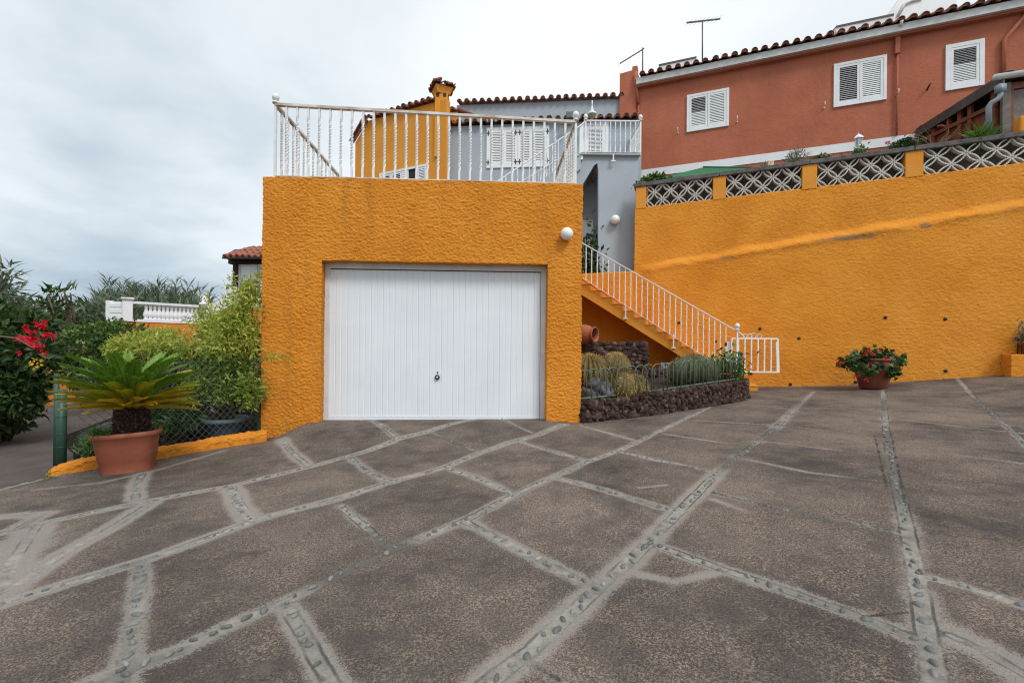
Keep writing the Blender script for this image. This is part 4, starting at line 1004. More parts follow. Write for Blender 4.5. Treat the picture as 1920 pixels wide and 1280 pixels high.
pipe([HOUSE.at(1683,100,.05),HOUSE.at(1681,254,.05)], .025, m_rust)
a = MB(); A_, B_ = HOUSE.at(1683,60,.07), HOUSE.at(1682,101,.07); a.bar(A_, B_, .10, .09, HOUSE.n); a.build('pipe_box', m_rust, th)
pipe([HOUSE.at(1691,38,.34),HOUSE.at(1690,45,.30),HOUSE.at(1685,58,.12)], .035, m_cornice)
pipe([HOUSE.at(1193,135,.12),HOUSE.at(1191,150,.12),HOUSE.at(1197,194,.10)], .05, m_rust); pipe([HOUSE.at(1197,192,.05),HOUSE.at(1198,240,.05)], .022, m_rust)
pipe([HOUSE.at(1930,20,.06),HOUSE.at(1887,70,.06),HOUSE.at(1883,76,.06),HOUSE.at(1882,145,.06)], .045, m_rust)
for (xa,ya,xb,yb) in ((1235,124,1306,109),(1568,52,1676,29)):
    A_ = HOUSE.at(xa,ya,-.4); B_ = HOUSE.at(xb,yb,-.4); d = rdir(HOUSE,.32); up = Vector((0,0,.05)); B_.z = A_.z
    s_ = MB(); dn = Vector((0,0,-.35)); s_.hexa([A_+dn,B_+dn,B_+d*1.6+dn,A_+d*1.6+dn,A_,B_,B_+d*1.6,A_+d*1.6]); sp_ = s_.build('solar_panel', m_whitew, th); s_ = MB(); s_.hexa([A_-d*.02,B_-d*.02,B_+d*1.6,A_+d*1.6,A_-d*.02+up,B_-d*.02+up,B_+d*1.6+up,A_+d*1.6+up]); s_.build('collector', m_metal, sp_)
def ant(label, mast, boomA, boomB, Y, n):
    t = thing('tv_antenna', label, 'antenna', at(mast[0],mast[2],Y), 'television antennas on the roof')
    a = MB(); a.tube([at(mast[0],mast[2]+14,Y), at(mast[0],mast[1],Y)], .022, 6); a.build('mast', m_metal, t, True)
    A_, B_ = at(*boomA,Y), at(*boomB,Y+.5); a = MB(); a.bar(A_,B_,.05,.035); a.build('boom', m_metal, t)
    a = MB(); s = (B_-A_).normalized(); w = s.cross(Vector((0,0,1))).normalized()
    for k in range(n): q = A_.lerp(B_, (k+.5)/n); a.tube([q-w*.20, q+w*.20], .004, 4)
    a.build('element', m_metal, t, True)
ant('tall straight television antenna with level boom, on the long red roof', (1317,38,108), (1288,43), (1350,36), 15.6, 8)
ant('smaller television antenna with sloping boom, beside the red parapet', (1205,90,132), (1163,119), (1207,92), 15.8, 9)
wh = thing('white_house', 'white gabled house end rising behind the red roof', 'house', at(1730,60,19))
a = MB(); P = [at(1650,40,19),at(1667,26,19),at(1690,-6,19),at(1705,-30,19),at(1795,-30,19),at(1790,60,19),at(1650,60,19)]; a.extr(P, Vector((1.5,5,0))); a.build('wall', m_whitew, wh)
a = MB(); a.tube([at(1684,30,18.95),at(1696,8,18.95),at(1708,2,18.95),at(1730,-4,18.95)], .06, 6); a.build('moulding', m_cornice, wh, True)
# ================================================================== GREY HOUSE
gh = thing('grey_house', 'blue grey house with white shutters and two tiled eaves', 'house', GREY.pt(.5,0,3))
gq = GREY.pt
GL, GR = GREY.at(833,300).x, HOUSE.at(1163,200).x+.35
za, zb = GREY.at(833,240).z, GREY.at(1160,224).z; EZ = (za+zb)/2
a = MB(); a.hexa([gq(GL,0,1),gq(GR,0,1),gq(GR,-1.4,1),gq(GL,-1.4,1),gq(GL,0,EZ),gq(GR,0,EZ),gq(GR,-1.4,EZ),gq(GL,-1.4,EZ)]); a.build('wall', m_grey, gh)
uq = GREYUP.pt; UL, UR = GREYUP.at(856,210).x, HOUSE.at(1163,185).x+.25
UZ = (GREYUP.at(858,197).z+GREYUP.at(1155,187).z)/2
a = MB(); a.hexa([uq(UL,0,6),uq(UR,0,6),uq(UR,-5,6),uq(UL,-5,6),uq(UL,0,UZ),uq(UR,0,UZ),uq(UR,-5,UZ),uq(UL,-5,UZ)]); a.build('upper_wall', m_grey, gh)
a = MB(); tile_run(a, uq(UL,.16,UZ+.01), uq(UR-.1,.16,UZ+.01), rdir(GREYUP,.28), .25, 3, .088); a.build('upper_roof', m_tile, gh)
a = MB(); tile_run(a, gq(GL+.1,.18,EZ+.01), gq(GR-.1,.18,EZ+.01), rdir(GREY,.30), .25, 4, .088); a.build('lower_roof', m_tile, gh)
x0, x1, z0, z1 = wbox(GREY,913,241,1030,316)
m = MB(); m.pbox(GREY,x0,x1,z0,z0+.07,.04,-.01); m.pbox(GREY,x0,x1,z1-.07,z1,.04,-.01); m.pbox(GREY,x0,x0+.07,z0+.07,z1-.07,.04,-.01); m.pbox(GREY,x1-.07,x1,z0+.07,z1-.07,.04,-.01)
wf = m.build('window', m_white, gh); m = MB(); m.pbox(GREY,x0+.04,x1-.04,z0+.04,z1-.04,.008,-.01); m.build('backing', m_dark, wf)
L = (x1-x0-.14)/4
for k in range(4): leaf_panel(wf, GREY, x0+.07+L*k+.003, x0+.07+L*(k+1)-.003, z0+.072, z1-.072, .010, rails=.085, n=18)
for X in (x0+.05, (x0+x1)/2-.06, (x0+x1)/2+.06, x1-.05):
    for z in (z0+.17, z1-.17): hm = MB(); hm.pbox(GREY,X-.014,X+.014,z-.08,z+.08,.048,.035); hm.pbox(GREY,X-.05,X+.05,z-.014,z+.014,.049,.035); hm.build('hinge', m_iron, wf)
x0, x1, z0, z1 = wbox(GREY,1092,232,1141,292)
m = MB(); m.pbox(GREY,x0,x0+.08,z0-.3,z1,.04,-.01); m.pbox(GREY,x1-.08,x1,z0-.3,z1,.04,-.01); m.pbox(GREY,x0+.08,x1-.08,z1-.09,z1,.04,-.01); dd = m.build('balcony_door', m_white, gh)
leaf_panel(dd, GREY, x0+.085, x1-.085, z0-.3, z1-.095, .008, rails=.10, n=24)
a = MB(); a.pbox(GREY,x0+.1,x1-.1,z0-.25,z1-.12,.006,.001); a.build('backing', m_dark, dd)
# balcony, pillar and arched soffit
BYP = 12.55
bx = lambda px, py, Y=BYP: at(px,py,Y)
zs = bx(1145,293).z
pz = 2.2
pill = [bx(1122,320), bx(1122,400), Vector((bx(1122,400).x,BYP,pz)), Vector((3.44,BYP,pz)), Vector((3.44,BYP,zs)), Vector((bx(1062,296).x,BYP,zs)), bx(1062,378), bx(1092,347), bx(1104,327), bx(1114,310), bx(1120,306)]
a = MB(); a.extr(pill, Vector((0,.20,0))); a.build('pillar', m_grey, gh)
sf = MB(); ss = [bx(1062,378),bx(1092,347),bx(1104,327),bx(1114,310),bx(1120,306),bx(1123,318)]
for p, q in zip(ss[:-1], ss[1:]): sf.add([p,q,q+Vector((0,1.4,0)),p+Vector((0,1.4,0))], [(0,1,2,3)])
sf.build('soffit', m_grey, gh)
a = MB(); a.box(bx(1062,296).x, 3.44, BYP+.2, 14.1, zs-.14, zs); a.box(bx(1088,296).x-.02, 3.47, BYP-.10, BYP+.3, zs+.0, zs+.035); a.build('balcony_slab', m_grey, gh)
x0, x1, z0, z1 = wbox(GREY,1090,414,1112,470)
m = MB(); m.pbox(GREY,x0-.4,x1,z0-1.0,z1,.05,-.01); m.build('lower_door', m_white, gh)
succ('doorway_plant', 'dark leafy plant on the landing beside the grey pillar', 'plant', at(1106,520,12.7), 700, .16, .07, l_dark, (.20,.12,.85))
a = MB(); a.box(-.5, 3.3, 12.52, 13.9, 2.2, 2.72); a.build('landing', m_conc, gh)
globe('wall_lamp', 'white opal globe lamp on the grey pillar above the garden stairs', at(1152,414,BYP), Vector((0,-1,0)), .125)
# bulkhead lantern and flood lamp on the eaves wall
p = at(1110,222,13.3); t = thing('eaves_lantern', 'small bell shaped lantern above the lower grey eave', 'lantern', p)
a = MB(); a.lathe(p, [(.02,.36),(.025,.30),(.05,.24),(.06,.20)][::-1], 14); a.lathe(p, [(.135,.10),(.12,.15),(.06,.20)], 18); a.build('shade', m_whitew, t, True)
a = MB(); a.lathe(p, [(1e-5,-.02),(.05,-.01),(.10,.06),(.12,.12)], 16); a.build('glass', mat_basic('amber_glass', (.32,.26,.13), (.25,.2,.1), .2), t, True); a = MB(); a.tube([p+Vector((0,0,.34)),p+Vector((0,.0,.52))], .018, 6); a.tube([p+Vector((0,0,.30)),p+Vector((0,1.9,.45))], .02, 6); a.build('bracket', m_white, t, True)
p = at(1070,216,13.4); a = MB(); a.box(p.x-.13,p.x+.10,p.y-.06,p.y+.08,p.z-.09,p.z+.08); a.box(p.x-.02,p.x+.02,p.y,p.y+1.8,p.z-.14,p.z-.1); a.box(p.x-.02,p.x+.02,p.y,p.y+.04,p.z-.14,p.z-.08); tag(a.build('flood_lamp', mat_basic('lamp_body', (.13,.15,.16), (.1,.11,.12), .5), None, bevel=.01), 'square grey flood lamp near the railing corner, over the lower eave', 'flood lamp')
# balcony and upper stair railing
br = thing('balcony_railing', 'white railing round the grey balcony and its descending stair', 'railing', Vector((2.6,BYP,zs)))
BY = BYP-.06
zr = at(1150,227,BY).z; xl, xr = at(1098,227,BY).x, at(1201,227,BY).x
SB = at(915,352,12.15); SA = Vector((xl-.12, BY, zr-.12))
seg = [(Vector((xl,BY,zr)),Vector((xr,BY,zr))),(Vector((xr,BY,zr)),Vector((xr,13.7,zr))),(Vector((xl,BY,zr)),SA),(SA,SB)]
s2a, s2b = at(1060,291,12.75), at(960,352,12.75); seg.append((s2a,s2b))
for p, q in seg: a = MB(); a.bar(p,q,.05,.028); a.build('top_rail', m_white, br)
a = MB(); a.bar(Vector((xl-.1,BY,zs+.075)),Vector((xr+.03,BY,zs+.075)),.045,.018); a.bar(Vector((xr,BY,zs+.075)),Vector((xr,13.7,zs+.075)),.045,.018); a.bar(Vector((xl-.1,BY,zs+.075)),Vector((xl-.1,BY,zs+.075))+(SB-SA)*.98,.035,.014); a.build('bottom_rail', m_railrust, br)
pr = None
def bb_(p, z0, z1):
    global pr
    if pr is None:
        pr = baluster_mesh(1.0,.026,4).build('baluster', m_white, br, origin=Vector((0,0,0))); pr.location = Vector((p.x,p.y,z0))-wloc(br); pr.scale = (1,1,z1-z0)
    else: dup(pr, br, (p.x,p.y,z0), scale=(1,1,z1-z0))
for k in range(1,11): q = seg[0][0].lerp(seg[0][1],k/11); bb_(q, zs+.08, zr-.012)
for k in range(1,11): q = seg[1][0].lerp(seg[1][1],k/11); bb_(q, zs+.08, zr-.012)
for k in range(1,16): q = SA.lerp(SB,k/16); bb_(q, q.z-.80, q.z-.012)
for k in range(1,10): q = s2a.lerp(s2b,k/10); bb_(q, q.z-.80, q.z-.012)
for x in (xl, xr):
    a = MB(); a.bar(Vector((x,BY,zs)),Vector((x,BY,zr+.01)),.036,.036); po = a.build('post', m_white, br); a = MB(); finial(a, Vector((x,BY,zr+.012)), .055); a.build('finial', m_white, po, True)
a = MB(); a.box(xl-.16,xl-.06,BY,BY+.05,zs-.12,zr-.1); a.build('end_board', m_white, br)
q = at(1150,293,BY-.05); a = MB(); a.bar(q+Vector((0,0,.05)), q-Vector((0,0,.14)), .03,.03); a.bar(q-Vector((.06,0,.13)), q+Vector((.06,0,-.13)), .04,.03); a.build('support_bracket', m_white, br)
us = MB(); d_ = SB-SA; us.extr([SA-Vector((0,0,.84)), SB-Vector((0,0,.84)), SB-Vector((0,0,1.2)), SA-Vector((0,0,1.2))], Vector((0,.75,0))); us.build('stair_flight', m_grey, gh)
# ================================================================== ORANGE HOUSE
oh = thing('orange_house', 'orange house with tiled eave and chimney behind the terrace railing', 'house', OHOUSE.pt(-3.5,0,4))
oq = OHOUSE.pt
EO = (OHOUSE.at(688,228).z+OHOUSE.at(812,192).z)/2
xL, xM, xR = OHOUSE.at(666,300).x, OHOUSE.at(690,240).x, OHOUSE.at(836,300).x
zL = OHOUSE.at(666,268).z
P = [oq(xL,0,1),oq(xR,0,1),oq(xR,0,EO),oq(xM,0,EO),oq(xL,0,zL)]
a = MB(); a.extr(P, -OHOUSE.n*.2); a.build('wall', m_orange, oh)
a = MB(); q0 = OHOUSE.at(828,214,-.6); a.hexa([q0+Vector((-.2,0,-3)),at(858,212,14.4)+Vector((0,0,-3)),at(858,212,14.4)+Vector((0,2,-3)),q0+Vector((-.2,2,-3)),q0+Vector((-.2,0,0)),at(858,209,14.4),at(858,209,14.4)+Vector((0,2,0)),q0+Vector((-.2,2,0))]); a.build('side_wall', m_orange, oh)
a = MB(); tile_run(a, oq(xM+.05,.14,EO+.01), oq(OHOUSE.at(815,190).x,.14,EO+.01), rdir(OHOUSE,.25), .23, 2, .085); tile_run(a, OHOUSE.at(824,207,-.45), at(856,206,14.3), rdir(OHOUSE,.25), .22, 3, .085)
A_, B_ = oq(xM-.02,.10,EO+.05), OHOUSE.at(659,267,.10); v = B_-A_; Lh = v.length; vd = v.normalized(); ssd = vd.cross(Vector((0,0,1))).normalized()
for k in range(4): arch(a, B_-vd*(Lh*k/4), -vd, ssd, Lh/4+.08, .10)
a.build('roof', m_tile, oh)
a = MB(); a.tube([oq(xL-.05,.05,zL+.02),oq(xM,.05,EO+.02)], .05, 5); a.build('verge', m_tile, oh)
ck_ = OHOUSE.at(829,200,-.18); hwid = .19
ch = MB(); zt_ = OHOUSE.at(829,180,-.18).z
ch.box(ck_.x-hwid,ck_.x+hwid,ck_.y-hwid,ck_.y+hwid,ck_.z-1.6,zt_); chm = ch.build('chimney', m_orange, oh)
fz1 = OHOUSE.at(829,169,-.18).z; vs = []
for w, z in ((hwid+.005,zt_-.02),(.275,fz1)): vs += [(ck_.x-w,ck_.y-w,z),(ck_.x+w,ck_.y-w,z),(ck_.x+w,ck_.y+w,z),(ck_.x-w,ck_.y+w,z)]
R45 = Matrix.Rotation(.42, 3, 'Z')
def rz(v): d = Vector(v)-Vector((ck_.x,ck_.y,0)); return R45@d+Vector((ck_.x,ck_.y,0))
vs = [rz(v) for v in vs]
fl_ = MB(); fl_.hexa(vs); fl_.build('flared_cap', m_orange, chm)
ct = MB(); vq = []
for w, z in ((.285,fz1-.01),(.04,fz1+.17)): vq += [rz(v) for v in ((ck_.x-w,ck_.y-w,z),(ck_.x+w,ck_.y-w,z),(ck_.x+w,ck_.y+w,z),(ck_.x-w,ck_.y+w,z))]
ct.hexa(vq); cs = [Vector(v) for v in vs[4:]]; cen = Vector((ck_.x,ck_.y,fz1))
for k in range(4):
    p, q = cs[k], cs[(k+1)%4]; d = (cen-(p+q)/2).normalized(); tile_run(ct, p-d*.07, q-d*.07, (d*.9+Vector((0,0,.40))).normalized(), .17, 1, .062, .30)
ct.build('cap_tile', m_tile, chm)
for sx, sy in ((-1,-1),(1,-1)): vm = MB(); vm.box(ck_.x+sx*hwid*.55-.045,ck_.x+sx*hwid*.55+.045,ck_.y-hwid-.012,ck_.y-hwid+.01,zt_-.13,zt_-.02); vm.build('vent', m_dark, chm)
x0, x1 = OHOUSE.at(713,330).x, OHOUSE.at(802,330).x; z1 = (OHOUSE.at(802,307).z+OHOUSE.at(713,327).z)/2; z0 = z1-1.1
m = MB(); m.pbox(OHOUSE,x0,x1,z1-.07,z1,.05,-.01); m.pbox(OHOUSE,x0,x0+.06,z0,z1-.07,.05,-.01); m.pbox(OHOUSE,x1-.06,x1,z0,z1-.07,.05,-.01); m.pbox(OHOUSE,x0+.06,x1-.06,z0,z0+.06,.05,-.01); wo = m.build('window', m_white, oh)
m = MB(); m.pbox(OHOUSE,x0+.06,x1-.06,z0+.06,z1-.07,.006,-.01); m.build('pane', m_dark, wo)
xs_ = [OHOUSE.at(p,325).x for p in (716,735,755,767,784,800)]
for k in (0,1,2): leaf_panel(wo, OHOUSE, xs_[k], xs_[k+1]-.01 if k < 2 else xs_[3], z0+.06, z1-.075, .012, n=14, split=.0 if k < 2 else 1.)
leaf_panel(wo, OHOUSE, xs_[4], xs_[5], z0+.06, z1-.075, .012, n=18)
# ================================================================== ON THE RETAINING WALL AND ITS TERRACE
cpt = lambda px, off=-.12: Vector((*WALL.pt(WALL.at(px,300,off).x,off,0).xy, cz(WALL.at(px,300,off).x)+.10))
def topplant(name, label, px0, px1, h, n, L, W, mat, group='plants along the wall top', part='foliage', off=-.15, flowers=None):
    b = cpt((px0+px1)/2, off); t = thing(name, label, 'plant', b, group); wX = abs(cpt(px1,off).x-cpt(px0,off).x)/2
    s = RNG.normal(size=(n,1))*wX*.45; P = np.array(b)+s*np.array([WALL.t.x,WALL.t.y,.027])+RNG.normal(size=(n,3))*np.array([.02,.07,0]); P[:,2] += RNG.random(n)**1.3*h*np.exp(-(s[:,0]/wX)**2)
    leaves(part, mat, t, P, RNG.normal(size=(n,3))*.6+np.array([0,-.1,.6]), L*(.6+.8*RNG.random(n)), W*(.6+.8*RNG.random(n)))
    if flowers:
        for px, py, mt_ in flowers:
            c = np.array(at(px,py,b.y)); d = RNG.normal(size=(26,3)); leaves('flower', mt_, t, c+d*.008, d, .05, .045)
    return t
topplant('jade_plant', 'round leaved green succulent where the wall coping meets the grey pillar', 1189,1254,.24,520,.075,.06,l_mid)
topplant('rosemary', 'silvery upright rosemary on the wall top past the green sheet', 1462,1512,.34,420,.12,.014,l_rosem)
topplant('ivy_geranium', 'small trailing plant with pink flowers between rosemary and lantern', 1514,1556,.12,220,.07,.05,l_mid, flowers=[(1546,291,l_pink),(1539,293,l_pink)])
topplant('potted_sprig', 'bright green sprig below the white lantern', 1596,1614,.22,110,.09,.05,l_mid)
topplant('flowering_shrub', 'bushy plant with magenta flower beside the shed roof foot', 1655,1722,.24,620,.07,.045,l_dark, flowers=[(1712,263,l_red),(1664,268,l_pink)])
topplant('dry_weed', 'dry brown weed next to a cream tin on the coping', 1412,1438,.14,120,.06,.02,l_straw)
def blades(name, label, px, n, L, W, mat, h0=.0, spread=.35, off=-.2):
    b = cpt(px, off); t = thing(name, label, 'plant', b, 'plants along the wall top'); D = RNG.normal(size=(n,3))*spread+np.array([0,0,.8])
    leaves('blades', mat, t, np.array(b)+RNG.normal(size=(n,3))*np.array([.05,.04,0]), D, L*(.6+.6*RNG.random(n)), W, droop=.25, fold=.1); return t
blades('spiky_plant', 'spiky green plant in front of the wooden shed', 1828, 150, .42, .035, l_grass, spread=.55)
blades('dry_grass', 'arching dry straw coloured grass before the shed wall', 1746, 14, .62, .012, l_straw, spread=.6)
p = cpt(1440); a = MB(); a.box(p.x-.07,p.x+.07,p.y-.05,p.y+.05,p.z,p.z+.14); a.box(p.x-.075,p.x+.075,p.y-.055,p.y+.055,p.z+.13,p.z+.15); tag(a.build('tin_box', mat_basic('cream_tin', (.62,.48,.28), (.55,.42,.24), .5), None, bevel=.006), 'small cream tin sitting on the wall coping', 'tin')
p = cpt(1605); t = thing('coping_lantern', 'white carriage lantern standing on the wall coping', 'lantern', p)
a = MB(); a.lathe(p, [(.024,0),(.024,.20),(.04,.22),(.05,.24)], 10); a.build('stem', m_white, t, True); a = MB(); a.lathe(p, [(.045,.24),(.078,.40)], 6); a.build('glass', mat_basic('lantern_glass', (.45,.47,.48), (.35,.37,.38), .15), t)
a = MB(); a.lathe(p, [(.105,.395),(.098,.415),(.055,.465),(.018,.49),(.02,.51),(1e-5,.53)], 6)
for k in range(6): q = 2*math.pi*k/6; a.bar(p+Vector((math.cos(q)*.056,math.sin(q)*.046,.24)), p+Vector((math.cos(q)*.080,math.sin(q)*.080,.40)), .012,.012)
a.build('cap', m_white, t)
# green sheet canopy
cn = thing('green_canopy', 'green sheet canopy low behind the breeze block wall', 'canopy', Vector((5.3,12.6,5)))
r0, r1 = at(1318,316,13.3), at(1412,317,12.9); e0_, e1_ = at(1232,337,12.7), at(1402,322,11.7)
a = MB(); a.add([e0_,e1_,r1,r0,e0_+Vector((0,0,.03)),e1_+Vector((0,0,.03)),r1+Vector((0,0,.03)),r0+Vector((0,0,.03))],[(0,3,2,1),(4,5,6,7),(0,1,5,4),(1,2,6,5),(2,3,7,6),(3,0,4,7)]); a.build('sheet', m_tarp, cn)
a = MB()
for q in (e0_,e1_,r0,r1): a.tube([q, Vector((q.x,q.y,4.8))], .025, 6)
a.tube([r0+Vector((0,0,.04)),r1+Vector((0,0,.04))], .025, 6); a.build('pole', m_green, cn, True)
# wooden shed
sh_ = thing('wooden_shed', 'stained wooden lean-to shed with corrugated roof and gutter', 'shed', Vector((11,10.6,5)))
SF = Plane(13.13+.50, .356)
C0 = SF.at(1872,146); ez = C0.z; B0 = HOUSE.at(1719,244,.04)
A0 = Vector((C0.x,C0.y,ez)); Bk = Vector((B0.x,B0.y,B0.z))
FX = SF.pt(14.5,0,ez)
side = Vector((Bk.x-A0.x,Bk.y-A0.y,0)).normalized()
nl = Vector((-abs(side.y), side.x, 0)).normalized()
def sw(s, z, o=0): d = A0.lerp(Bk, s); return Vector((d.x,d.y,z))-nl*o
a = MB(); a.hexa([sw(.06,4.8,.10),sw(.98,4.8,.10),sw(.98,4.8,.16),sw(.06,4.8,.16),sw(.06,ez-.50,.10),sw(.98,Bk.z-.30,.10),sw(.98,Bk.z-.30,.16),sw(.06,ez-.50,.16)]); a.build('side_wall', m_wood, sh_)
a = MB()
for s_ in (.08,.34,.46,.60,.80,.97): p = sw(s_,4.8,.08); a.bar(p, Vector((p.x,p.y,ez-.06)), .09,.07, nl)
a.bar(sw(.05,ez-.52,.07), sw(.98,Bk.z-.32,.07), .07,.09); a.build('stud', m_wood, sh_)
a = MB(); a.hexa([SF.pt(A0.x+.12,-.12,4.8),SF.pt(14,-.12,4.8),SF.pt(14,-.16,4.8),SF.pt(A0.x+.12,-.16,4.8),SF.pt(A0.x+.12,-.12,ez-.12),SF.pt(14,-.12,ez-.12),SF.pt(14,-.16,ez-.12),SF.pt(A0.x+.12,-.16,ez-.12)]); a.build('front_wall', m_wood, sh_)
a = MB()
for px, w in ((1889,.13),): X = SF.at(px,200).x; a.pbox(SF,X-w/2,X+w/2,4.8,ez-.12,-.02,-.11)
a.build('post', m_gwood, sh_)
a = MB(); X = SF.at(1899,200).x; a.pbox(SF,X-.04,X+.04,4.8,ez-.14,-.05,-.11); a.pbox(SF,SF.at(1880,200).x,14,ez-.26,ez-.12,-.06,-.115); a.build('door_frame', m_wood, sh_)
a = MB(); a.pbox(SF,SF.at(1904,200).x,14,4.8,ez-.28,-.09,-.115); a.build('door', m_gwood, sh_)
a = MB(); nw = 64; vs = []; fs = []
for i in range(nw+1):
    q = i/nw; f = A0.lerp(FX, q); b_ = Bk+(FX-A0)*q; h_ = .035*math.sin(i*math.pi*2/6.0)
    for p in (f-side*.12, b_): 
        for dz in (.03, .045): vs.append((p.x,p.y,p.z+h_+dz))
for i in range(nw):
    o_ = i*4; fs += [(o_,o_+4,o_+6,o_+2),(o_+1,o_+3,o_+7,o_+5),(o_,o_+1,o_+5,o_+4)]
fs.append((0,2,3,1)); a.add(vs, fs); a.build('roof', m_metal, sh_, True)
a = MB(); a.hexa([sw(-.06,ez-.20,-.03),sw(1.0,Bk.z-.20,-.03),sw(1.0,Bk.z-.20,.01),sw(-.06,ez-.20,.01),sw(-.06,ez+.02,-.03),sw(1.0,Bk.z+.02,-.03),sw(1.0,Bk.z+.02,.01),sw(-.06,ez+.02,.01)]); a.build('barge_board', m_metal, sh_)
gA, gB = SF.pt(A0.x-.12,.10,ez-.03), SF.pt(14.5,.10,ez-.03); a = MB(); a.tube([gA,gB], .065, 10); a.build('gutter', m_cornice, sh_, True)
d0 = SF.at(1876,162,.12); a = MB(); a.tube([d0+Vector((0,0,.02)), SF.at(1876,178,.12), SF.at(1871,186,.12), SF.at(1859,193,.10), SF.at(1854,200,.08), SF.at(1854,256,.08)], .052, 10); a.bar(d0+Vector((0,0,.03)), d0-Vector((0,0,.14)), .15,.12); a.build('downpipe', m_gpipe, sh_, True)
# ================================================================== KERB AND CHAIN LINK FENCE
kp = [PG(*p) for p in ((500,827),(440,836),(380,846),(300,861),(230,872),(170,881),(120,889),(92,894))]
for p in kp: p.z = 0
kr = resample(kp, .016); nK = len(kr); KW = .20
V = []; ns = 32
cum_ = np.array([0]+list(np.cumsum([(b-a).length for a, b in zip(kr[:-1], kr[1:])])))
for i, p in enumerate(kr):
    t = (kr[min(i+1,nK-1)]-kr[max(i-1,0)]).normalized(); w = Vector((t.y,-t.x,0)); w = w if w.x < 0 else -w
    g = float(G(p.x,p.y)); endq = (cum_[-1]-cum_[i])/.30; k = math.sqrt(max(0.0, 1-(1-min(1,endq))**2)) if endq < 1 else 1
    k = max(k, .03); h = (.120+.02*float(sm(.9,.1,cum_[i])))*k
    for j in range(ns):
        q = j/(ns-1); a_ = math.pi*q; ex = .38
        c_, s_ = math.cos(a_), math.sin(a_); x = -np.sign(c_)*abs(c_)**ex; z = abs(s_)**ex
        pos = p+w*(KW/2+KW/2*x*(.35+.65*k)); V.append((pos.x,pos.y,g-.03+z*(h+.03)))
V = np.array(V); id_ = np.arange(nK*ns).reshape(nK,ns)
Fk = np.stack([id_[:-1,:-1], id_[:-1,1:], id_[1:,1:], id_[1:,:-1]], -1).reshape(-1,4)
nV = vnormals(V, Fk)
if nV[ns//2,2] < 0: Fk = Fk[:,::-1]; nV = -nV
V = V+nV*stucco_disp(V, 26., .024, 3)[:,None]
tag(mesh_obj('kerb_wall', V, Fk, m_stucco, None, True), 'low rounded orange roughcast kerb under the wire fence', 'kerb')
fa, fb = kp[6].lerp(kp[5],.55), kp[0]
def backw(a, b, d): t = (b-a).normalized(); w = Vector((t.y,-t.x,0)); w = w if w.x < 0 else -w; return w*d
wv = backw(fa, fb, .11); A_ = fa+wv; B_ = Vector((GX0-.03, GAR.pt(GX0,-.05,0).y, 0))
zA, zB = float(G(A_.x,A_.y)), float(G(B_.x,B_.y)); fT = .93
fen = thing('wire_fence', 'green chain link fence between the kerb post and garage', 'fence', Vector((A_.x,A_.y,zA)))
Lf = (B_-A_).length
def fpnt(s, z): p = A_.lerp(B_, s/Lf); return Vector((p.x,p.y,z))
zb_ = lambda s: zA+(zB-zA)*s/Lf+.13
m_wire = mat_basic('fence_wire', (.085,.125,.115), (.06,.09,.085), .5)
a = MB(); ps_ = .086; rows = int((fT+.2)/ps_)
k = -40
while k*ps_ < Lf+1.5:
    for sg in (1,-1):
        s0 = k*ps_ if sg > 0 else k*ps_; pts = []
        for zz, off in ((-.12,0),(fT,(fT+.12))):
            pts.append((s0+sg*off*.92, zz))
        (sa,z0_),(sb,z1_) = pts
        def clip(lo, hi):
            t0, t1 = 0., 1.
            d = sb-sa
            for bound, sgn in ((0,1),(Lf,-1)):
                f0 = sgn*(sa-bound); f1 = sgn*(sb-bound)
                if f0 < 0 and f1 < 0: return None
                if f0 < 0: t0 = max(t0, f0/(f0-f1))
                if f1 < 0: t1 = min(t1, f0/(f0-f1))
            return (t0,t1) if t1-t0 > .02 else None
        c = clip(0, Lf)
        if c:
            q0 = fpnt(sa+(sb-sa)*c[0], z0_+(z1_-z0_)*c[0]); q1 = fpnt(sa+(sb-sa)*c[1], z0_+(z1_-z0_)*c[1])
            a.tube([q0,q1], .0021, 3, False)
    k += 1
a.build('wire_mesh', m_wire, fen)
a = MB(); a.tube([fpnt(0,fT),fpnt(Lf,fT)], .006, 5); a.tube([fpnt(0,.4),fpnt(Lf,.4)], .003, 4); a.build('tension_wire', m_green, fen)
pq = PG(115,872); a = MB(); a.tube([Vector((pq.x,pq.y,pq.z-.1)),Vector((pq.x,pq.y,.62))], .046, 14)
for z in (-.05,.1,.3,.5): a.tube([Vector((pq.x,pq.y,z)),Vector((pq.x,pq.y,z+.008))], .049, 14)
a.build('post', m_green, fen, True); a = MB(); a.tube([Vector((pq.x-.085,pq.y+.02,pq.z-.1)),Vector((pq.x-.085,pq.y+.02,.80))], .024, 10); a.build('post', m_green, fen, True)
a = MB(); a.box(B_.x-.03,B_.x+.01,B_.y-.02,B_.y+.02,zB,fT+.03); a.build('post', m_green, fen)
# garden soil behind the fence
gs = MB(); P = [fpnt(.1,0)+wv*.9, fpnt(Lf,0)+wv*.5, Vector((GX0,9.5,0)), Vector((-9,10.5,0)), Vector((-7.2,7.2,0))]
for p in P: p.z = float(G(p.x,p.y))+.012
gs.add(P, [(0,1,2,3,4)]); struct(gs.build('garden_soil', mat_basic('dark_soil', (.030,.023,.017), (.018,.014,.011), 1, 12, 1, .02, 40, 0, .05)))
